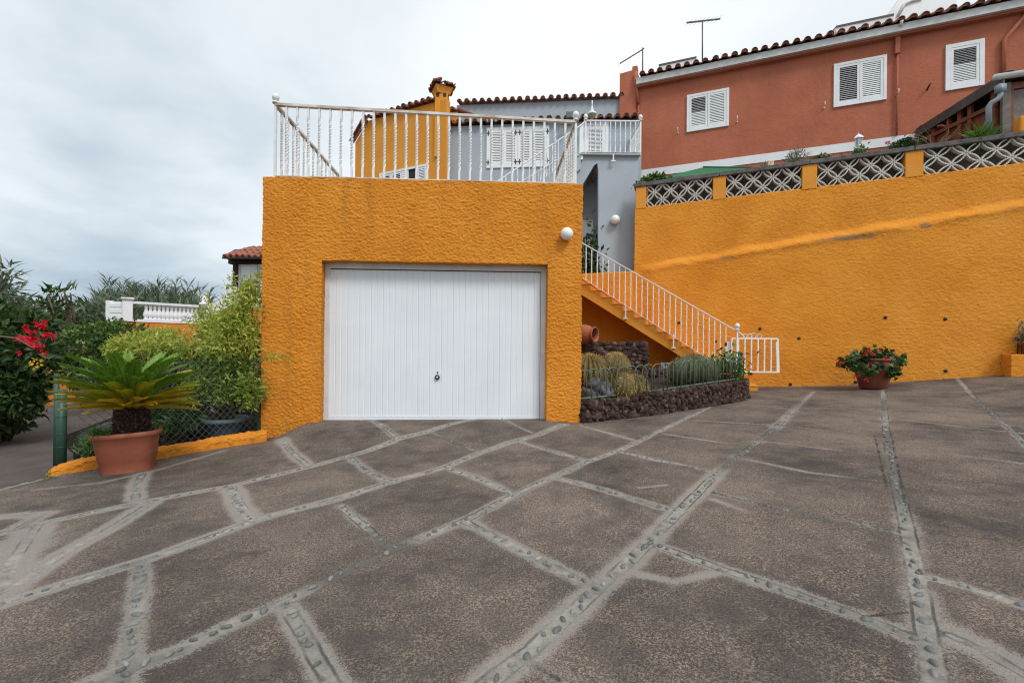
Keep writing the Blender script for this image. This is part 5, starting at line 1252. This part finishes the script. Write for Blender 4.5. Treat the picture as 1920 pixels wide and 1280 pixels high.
# ================================================================== POTTED CYCAD
cb = PG(240,889); cb = cb+Vector((-.135,.17,0)); cb.z = float(G(cb.x,cb.y))-.012
cyc = thing('potted_cycad', 'spreading cycad with yellowing lower fronds in an oblong terracotta planter', 'potted plant', cb)
Ra = Matrix.Rotation(math.radians(24), 3, 'Z'); Rt = Matrix.Rotation(-.05, 3, 'Y')
def superl(mb, prof, ax, ay, n=44, ex=.62):
    vs = []; fs = []
    for r, z in prof:
        for k in range(n):
            a_ = 2*math.pi*k/n; c_, s_ = math.cos(a_), math.sin(a_)
            v = Rt@Vector((np.sign(c_)*abs(c_)**ex*ax*r, np.sign(s_)*abs(s_)**ex*ay*r, z)); vs.append(cb+Ra@v)
    for i in range(len(prof)-1):
        for k in range(n): fs.append((i*n+k, i*n+(k+1)%n, (i+1)*n+(k+1)%n, (i+1)*n+k))
    fs.append(tuple(range(n))[::-1]); return mb.add(vs, fs)
PHc = .435
a = MB(); superl(a, [(.70,0),(.735,.012),(.80,.14),(.815,.142),(.86,.28),(.875,.283),(.90,PHc-.055),(.985,PHc-.05),(1.0,PHc-.02),(.985,PHc),(.93,PHc),(.90,PHc-.02),(.86,PHc-.10)], .300, .19); a.build('pot', m_pot, cyc, True)
a = MB(); superl(a, [(.87,PHc-.075),(.02,PHc-.06)], .300, .19); a.build('potting_soil', m_soil, cyc)
tb = cb+Vector((.03,0,PHc-.10)); th_ = .345
a = MB(); vs = []; fs = []; nT, mT = 40, 26
for i in range(mT+1):
    q = i/mT; r = .112*(1+.10*math.sin(q*math.pi))
    for k in range(nT):
        a_ = 2*math.pi*k/nT; vs.append(tb+Vector((math.cos(a_)*r, math.sin(a_)*r, q*th_)))
for i in range(mT):
    for k in range(nT): fs.append((i*nT+k,i*nT+(k+1)%nT,(i+1)*nT+(k+1)%nT,(i+1)*nT+k))
fs.append(tuple(mT*nT+k for k in range(nT))); a.add(vs, fs); tk = a.build('trunk', mat_basic('cycad_bark', (.045,.022,.020), (.025,.012,.012), .9, 30, .8, .01, 60), cyc, True)
nS = 900; ang_ = RNG.random(nS)*2*math.pi; zq = RNG.random(nS); rr = .112*(1+.10*np.sin(zq*np.pi))
P = np.stack([tb.x+np.cos(ang_)*rr, tb.y+np.sin(ang_)*rr, tb.z+zq*th_], 1); D = np.stack([np.cos(ang_), np.sin(ang_), .7+0*ang_], 1)+RNG.normal(size=(nS,3))*.25
leaves('leaf_base', mat_leaf('leaf_base_scale', [(.035,.016,.016), (.07,.035,.032), (.15,.09,.075)], .8, .05), tk, P, D, .055, .026, fold=.3, droop=-.1)
def frond_mesh(L, mat, arch_, nm, seed):
    rnd = np.random.default_rng(seed); n = 80; V = []; Fc = []; s = np.linspace(.02,1,n)
    pos = lambda q: np.array([L*q*(1-.06*q*q), 0, arch_*L*(q*.42-.55*q*q)])
    for q in s:
        p = pos(q); t = pos(min(1,q+.02))-pos(max(0,q-.02)); t /= np.linalg.norm(t); up = np.array([-t[2],0,t[0]])
        ll = L*.18*max(.14, (min(1, q/.10)**.7)*(1-.60*max(0,(q-.45)/.55)**1.7))
        for sg in (1,-1):
            fw = .95-.10*rnd.random(); d = t*fw+np.array([0,sg,0])*.80+up*(.42+.1*rnd.random()); d /= np.linalg.norm(d)
            side = np.cross(d, up); side /= np.linalg.norm(side); w = .0050; o_ = len(V)
            lj = ll*(.94+.1*rnd.random()); m = p+d*lj*.55+up*lj*.02; e = p+d*lj-up*lj*.10
            V += [p-side*w*.6, p+side*w*.6, m+side*w, m-side*w, e]; Fc += [(o_,o_+1,o_+2,o_+3),(o_+3,o_+2,o_+4)]
    r = MB(); r.tube([Vector(pos(q)) for q in np.linspace(0,1,12)], [.009-.006*q for q in np.linspace(0,1,12)], 5); o_ = len(V); V += [np.array(v) for v in r.v]; Fc += [tuple(i+o_ for i in f) for f in r.f]
    ob = mesh_obj(nm, np.array(V), Fc, mat, cyc, False, origin=Vector((0,0,0))); return ob
top_c = tb+Vector((0,0,th_-.01))
protos = {'g': [frond_mesh(.62, l_cyc, .5, 'frond', 1), frond_mesh(.56, l_cyc, .7, 'frond', 2)], 'm': [frond_mesh(.62, l_cycm, .40, 'frond', 3)], 'y': [frond_mesh(.61, l_cycy, .30, 'frond', 4)]}
used = set(); nf = 92; gold = math.pi*(3-math.sqrt(5))
for i in range(nf):
    q = i/(nf-1); el = math.radians(5+60*q**1.2)+random.gauss(0,.05); az = i*gold+random.gauss(0,.1)
    kind = 'y' if q < .27 else ('m' if q < .52 else 'g')
    if kind == 'y' and random.random() < .2: kind = 'm'
    pr_ = random.choice(protos[kind]); rot = (random.gauss(0,.15), -el, az); sc_ = random.uniform(.88,1.05)*(1.0+.20*float(sm(.2,.8,q))-.25*max(0,(q-.85)/.15))
    loc = top_c+Vector((math.cos(az),math.sin(az),0))*.06*(1-q*.6)+Vector((0,0,.05*q))
    if pr_.name not in used:
        used.add(pr_.name); pr_.location = loc-wloc(cyc); pr_.rotation_euler = rot; pr_.scale = (sc_,)*3
    else: dup(pr_, cyc, loc, rot, (sc_,)*3)
for cx, cy, n in ((-.21,-.07,240),(.21,.05,110)):
    c = cb+Ra@Vector((cx,cy,PHc-.06)); D = RNG.normal(size=(n,3))*.45+np.array([0,0,.9]); leaves('weed', l_grass, cyc, np.array(c)+RNG.normal(size=(n,3))*np.array([.05,.05,.005]), D, .13*(.5+RNG.random(n)), .012, fold=.1, droop=.3)
b = PG(150,868)+Vector((.03,.12,.03)); succ('weed', 'small pale weed growing beside the green fence post', 'weed', b, 120, .12, .03, l_grass, (.07,.05,.14))
b = PG(92,897); succ('weed', 'tiny tuft of grass at the rounded tip of the orange kerb', 'weed', b, 40, .05, .006, l_grass, (.04,.02,.03))
b = Vector((-5.05,5.75,float(G(-5.05,5.75)))); bm_ = MB(); rock(bm_, (b.x,b.y,b.z+.14), .34, 26, 18, (1,.8,.85)); tag(bm_.build('rubbish_bag', mat_basic('black_plastic', (.014,.015,.018), (.01,.01,.012), .3, 9, .6, .03, 9), None, True), 'crumpled black plastic bag behind the green post', 'bag')
b = Vector((-5.3,6.6,float(G(-5.3,6.6)))); bm_ = MB()
for k in range(60): rock(bm_, (b.x+random.uniform(-.4,.4),b.y+random.uniform(-.35,.35),b.z+random.uniform(0,.24)), random.uniform(.09,.15))
hpp = bm_.build('rubble_heap', m_lava, None); tag(hpp, 'heap of dark lava rubble behind the wire fence', 'rubble')
# ================================================================== SHRUB IN THE BLUE POT
bp = Vector((-4.16,6.62,-.185)); bt = thing('potted_shrub', 'airy yellow green shrub in a round blue grey pot behind the fence', 'potted plant', bp)
a = MB(); a.lathe(bp, [(.19,0),(.205,.02),(.245,.20),(.255,.205),(.255,.22),(.295,.225),(.305,.25),(.295,.29),(.265,.29),(.25,.22),(1e-5,.22)], 36); a.build('pot', m_blue, bt, True)
def bl(px, py, rx, rz, Y, ry=None): c = at(px,py,Y); k = Y/F; return (tuple(c), (rx*k, (ry or rx)*k, rz*k))
B1 = [bl(430,640,58,48,6.4),bl(455,590,40,46,6.5),bl(395,618,44,40,6.6),bl(468,555,26,34,6.6),bl(350,652,46,30,6.4),bl(440,700,46,34,6.5),bl(470,735,26,34,6.3),bl(425,735,34,26,6.4),bl(372,725,30,30,6.3),bl(395,680,40,34,6.6),bl(300,650,44,24,6.3),bl(455,530,22,18,6.7)]
P, D = crown_pts(B1, 10500, .15); n = len(P); hi = P[:,2] > 1.02+.35*(RNG.random(n)-.5)
for nm, mt_, mk in (('foliage', l_yel, hi), ('lower_foliage', l_lime, ~hi)):
    q = mk.sum(); leaves(nm, mt_, bt, P[mk], D[mk]*.5+RNG.normal(size=(q,3))*.7+np.array([0,0,.1]), .080*(.5+.9*RNG.random(q)), .028*(.6+.8*RNG.random(q)))
mb = MB(); stems(mb, bp+Vector((0,0,.2)), [Vector(c)+Vector((random.uniform(-.2,.2),0,random.uniform(-.1,.25))) for c, r in B1 for _ in (0,1)], .022, .005, .10); stems(mb, bp+Vector((0,0,.2)), [at(498,668,6.2),at(440,528,6.6),at(470,512,6.7),at(345,745,6.4)], .016, .004, .05)
mb.build('stem', m_bark, bt, True)
for (x0,y0,x1,y1,Y0,Y1,n) in ((488,668,540,668,6.30,6.12,70),(340,742,372,760,6.3,6.2,60),(428,545,436,520,6.6,6.6,60),(470,560,486,505,6.55,6.6,110),(382,545,392,590,6.6,6.6,50)):
    t_ = RNG.random((n,1)); P = np.array(at(x0,y0,Y0))*(1-t_)+np.array(at(x1,y1,Y1))*t_+RNG.normal(size=(n,3))*.035; leaves('foliage', l_yel, bt, P, RNG.normal(size=(n,3))+np.array([.2,0,-.2]), .065, .022)
# second yellow shrub and dark shrubs behind the fence
shrub('yellow_shrub', 'pale yellow feathery shrub spilling over behind the cycad crown', 'shrub', Vector((-5.1,7.1,-.2)), [bl(262,650,48,26,6.9),bl(232,656,30,22,6.8),bl(300,640,34,24,7.0),bl(270,680,26,26,6.8),bl(335,638,30,22,7.0)], 4600, .070, .024, l_yel, nst=2, shell=.15)
shrub('dark_shrub', 'dense dark green shrub in shade behind the blue pot', 'shrub', Vector((-4.6,7.7,-.2)), [bl(370,720,70,66,7.7),bl(450,730,44,60,7.6),bl(320,740,60,56,7.5),bl(430,650,54,54,7.9),bl(300,690,60,50,7.9)], 3600, .12, .055, l_dark, nst=2)
shrub('fern_shrub', 'low dark fern like plant at the foot of the fence', 'shrub', Vector((-4.75,6.25,-.22)), [bl(300,790,40,26,6.3),bl(340,780,40,28,6.3),bl(262,770,30,34,6.2)], 800, .12, .03, l_dark, nst=2)
shrub('round_bush', 'rounded dark bush in front of the far breeze block wall', 'bush', Vector((-9.1,11,-.5)), [bl(165,650,50,44,10.6),bl(215,630,46,34,10.8),bl(145,690,44,36,10.4),bl(120,655,26,32,10.4),bl(250,640,40,40,11)], 3600, .12, .06, l_mid, nst=1)
# hibiscus at the left edge
hb_ = Vector((-8.1,7.3,float(G(-8.1,7.3)))); hib = thing('hibiscus_shrub', 'big leafy hibiscus with red flowers at the left edge beside the road', 'shrub', hb_)
B2 = [bl(5,640,62,70,6.9,70),bl(-50,630,60,70,7.4,80),bl(22,715,50,60,6.7,60),bl(-30,765,70,54,6.9,80),bl(2,612,38,40,7.2,50),bl(62,665,28,34,6.7,40),bl(-60,700,90,110,7.5,90),bl(58,615,28,22,6.9,40),bl(50,740,26,30,6.7,40)]
shrub('', '', '', hb_, B2, 7000, .15, .075, l_dark, parent=hib, nst=2, stem_r=.03)
for px, py, r, n in ((50,614,.06,12),(78,608,.085,16),(92,630,.075,14),(40,636,.07,12),(60,640,.09,16),(74,650,.08,14),(38,662,.05,10),(84,662,.05,8),(58,622,.06,10)):
    c = np.array(at(px,py,6.15)); d = RNG.normal(size=(n,3)); leaves('flower', l_red, hib, c+d*r*.10, d+np.array([0,-.5,-.2]), r*.95, r*.75, fold=.15, droop=.2)
for px, py in ((64,683),(70,681)): c = np.array(at(px,py,6.15)); d = RNG.normal(size=(10,3)); leaves('foliage', l_cycy, hib, c+d*.03, d, .05, .03)
a = MB(); a.tube([at(-20,628,6.2),at(30,634,6.1),at(62,652,6.0)], [.016,.012,.006], 6); a.build('bare_branch', m_bark, hib, True)
# background trees and canes
def tree(name, label, cat, base, blobs, n, L, W, mat, group=None, nst=3, r=.06): return shrub(name, label, cat, base, blobs, n, L, W, mat, group, .3, r, None, .6, .1, None, nst, 'crown', 'trunk')
tree('slender_tree', 'slender dark tree with drooping leaf tiers against the sky', 'tree', Vector((-11.6,12.5,-.6)), [bl(100,560,30,16,12),bl(120,548,24,10,12.2),bl(90,590,40,20,12),bl(130,585,28,16,12.2),bl(70,575,24,18,11.8),bl(110,615,44,26,12)], 330, .27, .08, l_dark)
tree('tall_tree', 'paler feathery tree rising at the far left edge', 'tree', Vector((-11.5,9.6,-.6)), [bl(2,560,30,36,9.4),bl(30,592,30,24,9.6),bl(12,516,13,22,9.5),bl(-30,560,40,50,9.6)], 1100, .26, .04, l_reed)
def canes(label, px, top, w, Y, n):
    b = at(px,760,Y); b.z = -.9; t = thing('cane_clump', label, 'cane', b, 'giant cane behind the far terrace'); mb = MB(); P = []; D = []
    zt_ = at(px,top,Y).z
    for k in range(n):
        q = random.gauss(0,.45); x = b.x+q*w*Y/F; y = b.y+random.uniform(-1.2,1.2); h = b.z+(zt_-b.z)*random.uniform(.72,1.0)*(1-.10*q*q); lean = Vector((random.gauss(0,.35),0,0))
        e = Vector((x,y,h))+lean; p0 = Vector((x,y,b.z)); mb.tube([p0,p0.lerp(e,.5)-lean*.15,e], [.03,.022,.008], 5)
        for j in range(44):
            s = 1-.72*random.random()**1.5; az = random.random()*2*math.pi; P.append(p0.lerp(e,s)); D.append((math.cos(az)*.8,math.sin(az)*.5,.75+.5*s))
    mb.build('stalk', m_bark, t); leaves('foliage', l_reed, t, np.array(P), np.array(D), .75*(.5+.7*RNG.random(len(P))), .060, fold=.15, droop=.42); return t
for i, (px, top, w, Y, n, lab) in enumerate(((185,550,40,22,26,'giant cane clump left of the white balustrade, behind the slender tree'),(232,528,36,24,26,'giant cane clump directly behind the balustrade end post'),(275,536,40,24,30,'dense giant cane clump behind the left half of the balustrade'),(325,530,40,24,30,'tallest giant cane clump behind the middle of the balustrade'),(362,548,30,25,20,'giant cane clump behind the right end of the balustrade'),(150,575,40,20,22,'low giant cane clump above the far breeze block wall'),(440,565,50,27,18,'far giant cane clump half hidden by the tiled house'))): canes(lab, px, top, w, Y, n)
shrub('far_bush', 'grey green thicket below the canes behind the balustrade', 'bush', Vector((-17,20,-1)), [bl(250,600,80,40,20),bl(180,610,50,34,19),bl(330,590,60,30,21),bl(400,600,50,30,21),bl(90,620,60,40,18),bl(20,620,60,50,17)], 4200, .42, .12, l_reed, nst=2)
# ================================================================== FAR TERRACE, BALUSTRADE AND HOUSE
BP1 = Plane(29.9, -.9)
def far_z(px, py): return BP1.at(px,py).z
tw = thing('terrace_wall', 'bright orange terrace wall under the white balustrade', 'wall', BP1.pt(-13.4,0,-1))
XL, XR = BP1.at(231,600).x, BP1.at(379,600).x; z_b = (far_z(240,604)+far_z(370,606))/2
a = MB(); a.pbox(BP1, XL-.1, XR, -1.3, z_b, .0, -.4)
E3 = Plane(17.4, .08); X3a, X3b = E3.at(426,600).x, E3.at(520,600).x; z3 = E3.at(430,577).z
a.pbox(E3, X3a, X3b, -1.3, z3, 0, -.4); c0, c1 = BP1.pt(XR,0,0), E3.pt(X3a,0,0)
a.hexa([(c0.x,c0.y,-1.3),(c1.x,c1.y,-1.3),(c1.x,c1.y+.4,-1.3),(c0.x,c0.y+.4,-1.3),(c0.x,c0.y,z_b),(c1.x,c1.y,z3),(c1.x,c1.y+.4,z3),(c0.x,c0.y+.4,z_b)]); a.build('wall', m_orangef, tw)
bs = thing('balustrade', 'white concrete balustrade on the far orange terrace', 'balustrade', BP1.pt(-13.4,-.1,z_b))
zt_ = (far_z(260,564)+far_z(370,573))/2
bprof = lambda h: [(.075,0),(.075,.06*h),(.045,.10*h),(.06,.16*h),(.085,.30*h),(.075,.42*h),(.045,.62*h),(.04,.76*h),(.06,.80*h),(.04,.86*h),(.07,.92*h),(.07,h)]
a = MB(); a.pbox(BP1, XL, XR, zt_-.09, zt_, .04, -.24); a.build('top_rail', m_whitew, bs); a = MB(); a.pbox(BP1, XL, XR, z_b, z_b+.10, .03, -.23); a.build('base_rail', m_whitew, bs)
pr = None; nB_ = 13; bh = zt_-.09-z_b-.10
for k in range(nB_):
    p = BP1.pt(XL+.45+(XR-XL-.55)*(k+.5)/nB_, -.10, z_b+.10)
    if pr is None: a = MB(); a.lathe(p, bprof(bh), 14, Vector((0,0,1)), 1.2, 1.2); pr = a.build('baluster', m_whitew, bs, True, origin=p)
    else: dup(pr, bs, p)
a = MB(); a.pbox(BP1, XL-.02, XL+.20, z_b, zt_+.06, .06, -.26); a.pbox(BP1, XL-.05, XL+.23, zt_+.06, zt_+.12, .13, -.34)
q = BP1.pt(XL,-.3,0); a.box(q.x-.55, q.x+.02, q.y+.0, q.y+.12, z_b, zt_-.02); a.box(q.x-.62, q.x-.48, q.y-.05, q.y+.16, z_b-.05, zt_+.02)
for k in range(3): a.box(q.x-.5, q.x-.03, q.y-.02, q.y+.02, z_b+.1+.22*k, z_b+.25+.22*k)
a.build('end_post', m_whitew, bs, bevel=.01)
a = MB(); a.hexa([(c0.x,c0.y,z_b),(c1.x,c1.y,z3),(c1.x,c1.y+.12,z3),(c0.x,c0.y+.12,z_b),(c0.x,c0.y,zt_-.12),(c1.x,c1.y,E3.at(430,555).z),(c1.x,c1.y+.12,E3.at(430,555).z),(c0.x,c0.y+.12,zt_-.12)]); a.build('solid_panel', m_whitew, bs)
a = MB(); p = BP1.at(384,575); a.lathe(p, [(.16,-.3),(.16,.06),(.20,.08),(.20,.14),(.10,.2),(.13,.32),(.05,.42),(1e-5,.46)], 14); a.build('urn', m_whitew, bs, True)
zt3 = E3.at(440,541).z
a = MB(); a.pbox(E3, X3a, X3b, zt3-.13, zt3, .04, -.22); a.build('top_rail', m_whitew, bs); a = MB(); a.pbox(E3, X3a-.04, X3a+.22, z3, zt3+.1, .08, -.28); a.build('corner_post', m_whitew, bs)
for k in range(7):
    p = E3.pt(X3a+.42+.25*k, -.10, z3); d_ = dup(pr, bs, p); d_.scale = (1,1,(zt3-.13-z3)/bh)
fw = thing('breeze_wall', 'low orange wall with a cream breeze block top far left', 'wall', Vector((-14,14,-1)))
FB = Plane(14.2, 0.0); xa, xb = FB.at(60,640).x, FB.at(150,640).x; za_, zb2 = FB.at(110,632).z, FB.at(110,653).z
a = MB(); a.pbox(FB, xa, xb, -1.3, zb2, 0, -.25); a.build('wall', m_orangef, fw); a = MB(); nb2 = 15
for k in range(nb2+1): X = xa+(xb-xa)*k/nb2; a.pbox(FB, X-.018, X+.018, zb2, za_, -.05, -.15)
for k in range(4): z = zb2+(za_-zb2)*k/3; a.pbox(FB, xa, xb, z-.02, z+.02, -.045, -.155)
for k in range(nb2):
    for j in range(3): X = xa+(xb-xa)*(k+.5)/nb2; z = zb2+(za_-zb2)*(j+.5)/3; a.pbox(FB, X-.045, X+.045, z-.022, z+.022, -.06, -.14)
a.build('breeze_blocks', mat_basic('cream_block', (.62,.52,.44), (.5,.42,.35), .8), fw)
ho = thing('tiled_house', 'far house with red tiled canopy and white framed windows', 'house', Vector((-10.5,19.5,0)))
HP = Plane(19.6, .10); Xa, Xb = HP.at(438,520).x, -7.0
a = MB(); zc = HP.at(460,494).z; a.pbox(HP, Xa, Xa+.18, -1, zc, .06, -.2); a.pbox(HP, Xa-.2, Xb, zc-.02, zc+.20, .10, -.3); a.build('timber_frame', mat_basic('dark_timber', (.035,.02,.017), (.02,.013,.012), .7), ho)
a = MB(); a.pbox(HP, Xa+.18, Xb, -1, zc-.02, -.12, -3.0); a.build('wall', m_whitew, ho)
tr_ = MB(); ea, eb = HP.at(416,482,.9), HP.at(500,478,.9); eb.z = ea.z; eb.x = Xb; tile_run(tr_, ea, eb, rdir(HP,.38), .27, 6, .10); tr_.build('roof', mat_basic('bright_tiles', (.33,.12,.075), (.24,.085,.055), .8, 6), ho)
a = MB(); a.hexa([ea-Vector((0,0,.07)),eb-Vector((0,0,.07)),HP.pt(Xb,-.4,zc+.25),HP.pt(Xa-.25,-.4,zc+.25),ea-Vector((0,0,.0)),eb,HP.pt(Xb,-.4,zc+.75),HP.pt(Xa-.25,-.4,zc+.75)]); a.build('eave_boards', bpy.data.materials['dark_timber'], ho)
for (p0,p1) in ((447,482),(483,520)):
    x0, x1 = HP.at(p0,520,-.08).x, HP.at(p1,520,-.08).x; m = MB(); z1 = HP.at(460,496,-.08).z; z0 = z1-2.0
    m.pbox(HP,x0,x0+.09,z0,z1,-.06,-.14); m.pbox(HP,x1-.09,x1,z0,z1,-.06,-.14); m.pbox(HP,x0+.09,x1-.09,z1-.09,z1,-.062,-.14); m.pbox(HP,x0+.09,x1-.09,z0,z0+.09,-.062,-.14); w_ = m.build('window', m_white, ho)
    m = MB(); m.pbox(HP,x0+.09,x1-.09,z0+.09,z1-.09,-.09,-.115); m.build('pane', mat_basic('sky_toned_glass', (.78,.86,.87), (.70,.80,.82), .12, 2, 0, .005, 60, 0, .9), w_)  # pale base colour stands in for sky reflected in the panes
# ================================================================== SKY, SUN, CAMERA
W = bpy.data.worlds.new('World'); SC.world = W; W.use_nodes = True; nt = W.node_tree; nt.nodes.clear()
SUN_EL, SUN_AZ = math.radians(48), math.radians(145)      # azimuth clockwise from +Y: behind the camera, to the right
out = N(nt, 'ShaderNodeOutputWorld'); sky = N(nt, 'ShaderNodeTexSky', sky_type='NISHITA', sun_disc=False, sun_elevation=SUN_EL, sun_rotation=SUN_AZ)
bg = N(nt, 'ShaderNodeBackground', Strength=.10); nt.links.new(sky.outputs[0], bg.inputs[0])
tc = N(nt, 'ShaderNodeTexCoord').outputs['Generated']; sx = N(nt, 'ShaderNodeSeparateXYZ'); nt.links.new(tc, sx.inputs[0]); X_, Y_, Z_ = sx.outputs
zz = math_(nt, 'ADD', math_(nt, 'MAXIMUM', Z_, 0.0), .22)
cb_ = N(nt, 'ShaderNodeCombineXYZ'); nt.links.new(math_(nt, 'DIVIDE', X_, zz), cb_.inputs[0]); nt.links.new(math_(nt, 'DIVIDE', Y_, zz), cb_.inputs[1])
n1 = noise(nt, .55, 6, .52, cb_.outputs[0], .25); n2 = noise(nt, 1.5, 5, .55, cb_.outputs[0], .3)
cl = math_(nt, 'MULTIPLY_ADD', math_(nt, 'SUBTRACT', math_(nt, 'ADD', math_(nt, 'MULTIPLY', n1, .72), math_(nt, 'MULTIPLY', n2, .28)), .5), 2.1, .525)
side_ = math_(nt, 'SUBTRACT', .27, math_(nt, 'MULTIPLY', math_(nt, 'ABSOLUTE', math_(nt, 'SUBTRACT', X_, .12)), .52))     # the west is heavier, the top paler
cl = math_(nt, 'ADD', math_(nt, 'ADD', cl, side_), math_(nt, 'MULTIPLY', Z_, .36))
colr = ramp(nt, cl, [(.22, (.36,.445,.525)), (.40, (.50,.58,.645)), (.58, (.70,.76,.80)), (.78, (.83,.865,.885)), (1.0, (.89,.91,.925))])
bg2 = N(nt, 'ShaderNodeBackground', Strength=1.0); nt.links.new(colr, bg2.inputs[0])
zen = N(nt, 'ShaderNodeMapRange'); zen.interpolation_type = 'SMOOTHSTEP'; zen.inputs[1].default_value = .58; zen.inputs[2].default_value = .98; zen.inputs[3].default_value = .98; zen.inputs[4].default_value = 1.40; nt.links.new(Z_, zen.inputs[0]); nt.links.new(zen.outputs[0], bg2.inputs[1])   # an overcast sky is brightest overhead
mx = N(nt, 'ShaderNodeMixShader'); mx.inputs[0].default_value = .93; nt.links.new(bg.outputs[0], mx.inputs[1]); nt.links.new(bg2.outputs[0], mx.inputs[2]); nt.links.new(mx.outputs[0], out.inputs[0])
sl = bpy.data.lights.new('sun', 'SUN'); sl.energy = 1.5; sl.angle = math.radians(16); sl.color = (1,.965,.91); so = bpy.data.objects.new('sun', sl); C.objects.link(so)
dv_ = Vector((math.sin(SUN_AZ)*math.cos(SUN_EL), math.cos(SUN_AZ)*math.cos(SUN_EL), math.sin(SUN_EL))); so.rotation_euler = dv_.to_track_quat('Z','Y').to_euler(); so.location = (6,-6,14)
cam = bpy.data.cameras.new('camera'); cam.lens = F/1920*36; cam.sensor_width = 36; cam.sensor_fit = 'HORIZONTAL'; cam.shift_y = (CY-640)/1920; cam.clip_start = .05; cam.clip_end = 1500
co = bpy.data.objects.new('camera', cam); C.objects.link(co)
co.matrix_world = Matrix(((cr,-sr,0,0),(0,0,-1,0),(sr,cr,0,CAMZ),(0,0,0,1))); SC.camera = co
SC.view_settings.view_transform = 'Standard'; SC.view_settings.look = 'None'; SC.view_settings.exposure = 0.30; SC.view_settings.gamma = 1.0
SC.render.engine = 'CYCLES'; SC.cycles.use_denoising = True; SC.cycles.denoising_prefilter = 'NONE'; SC.cycles.filter_width = 1.15; SC.cycles.max_bounces = 8; SC.cycles.sample_clamp_indirect = 6
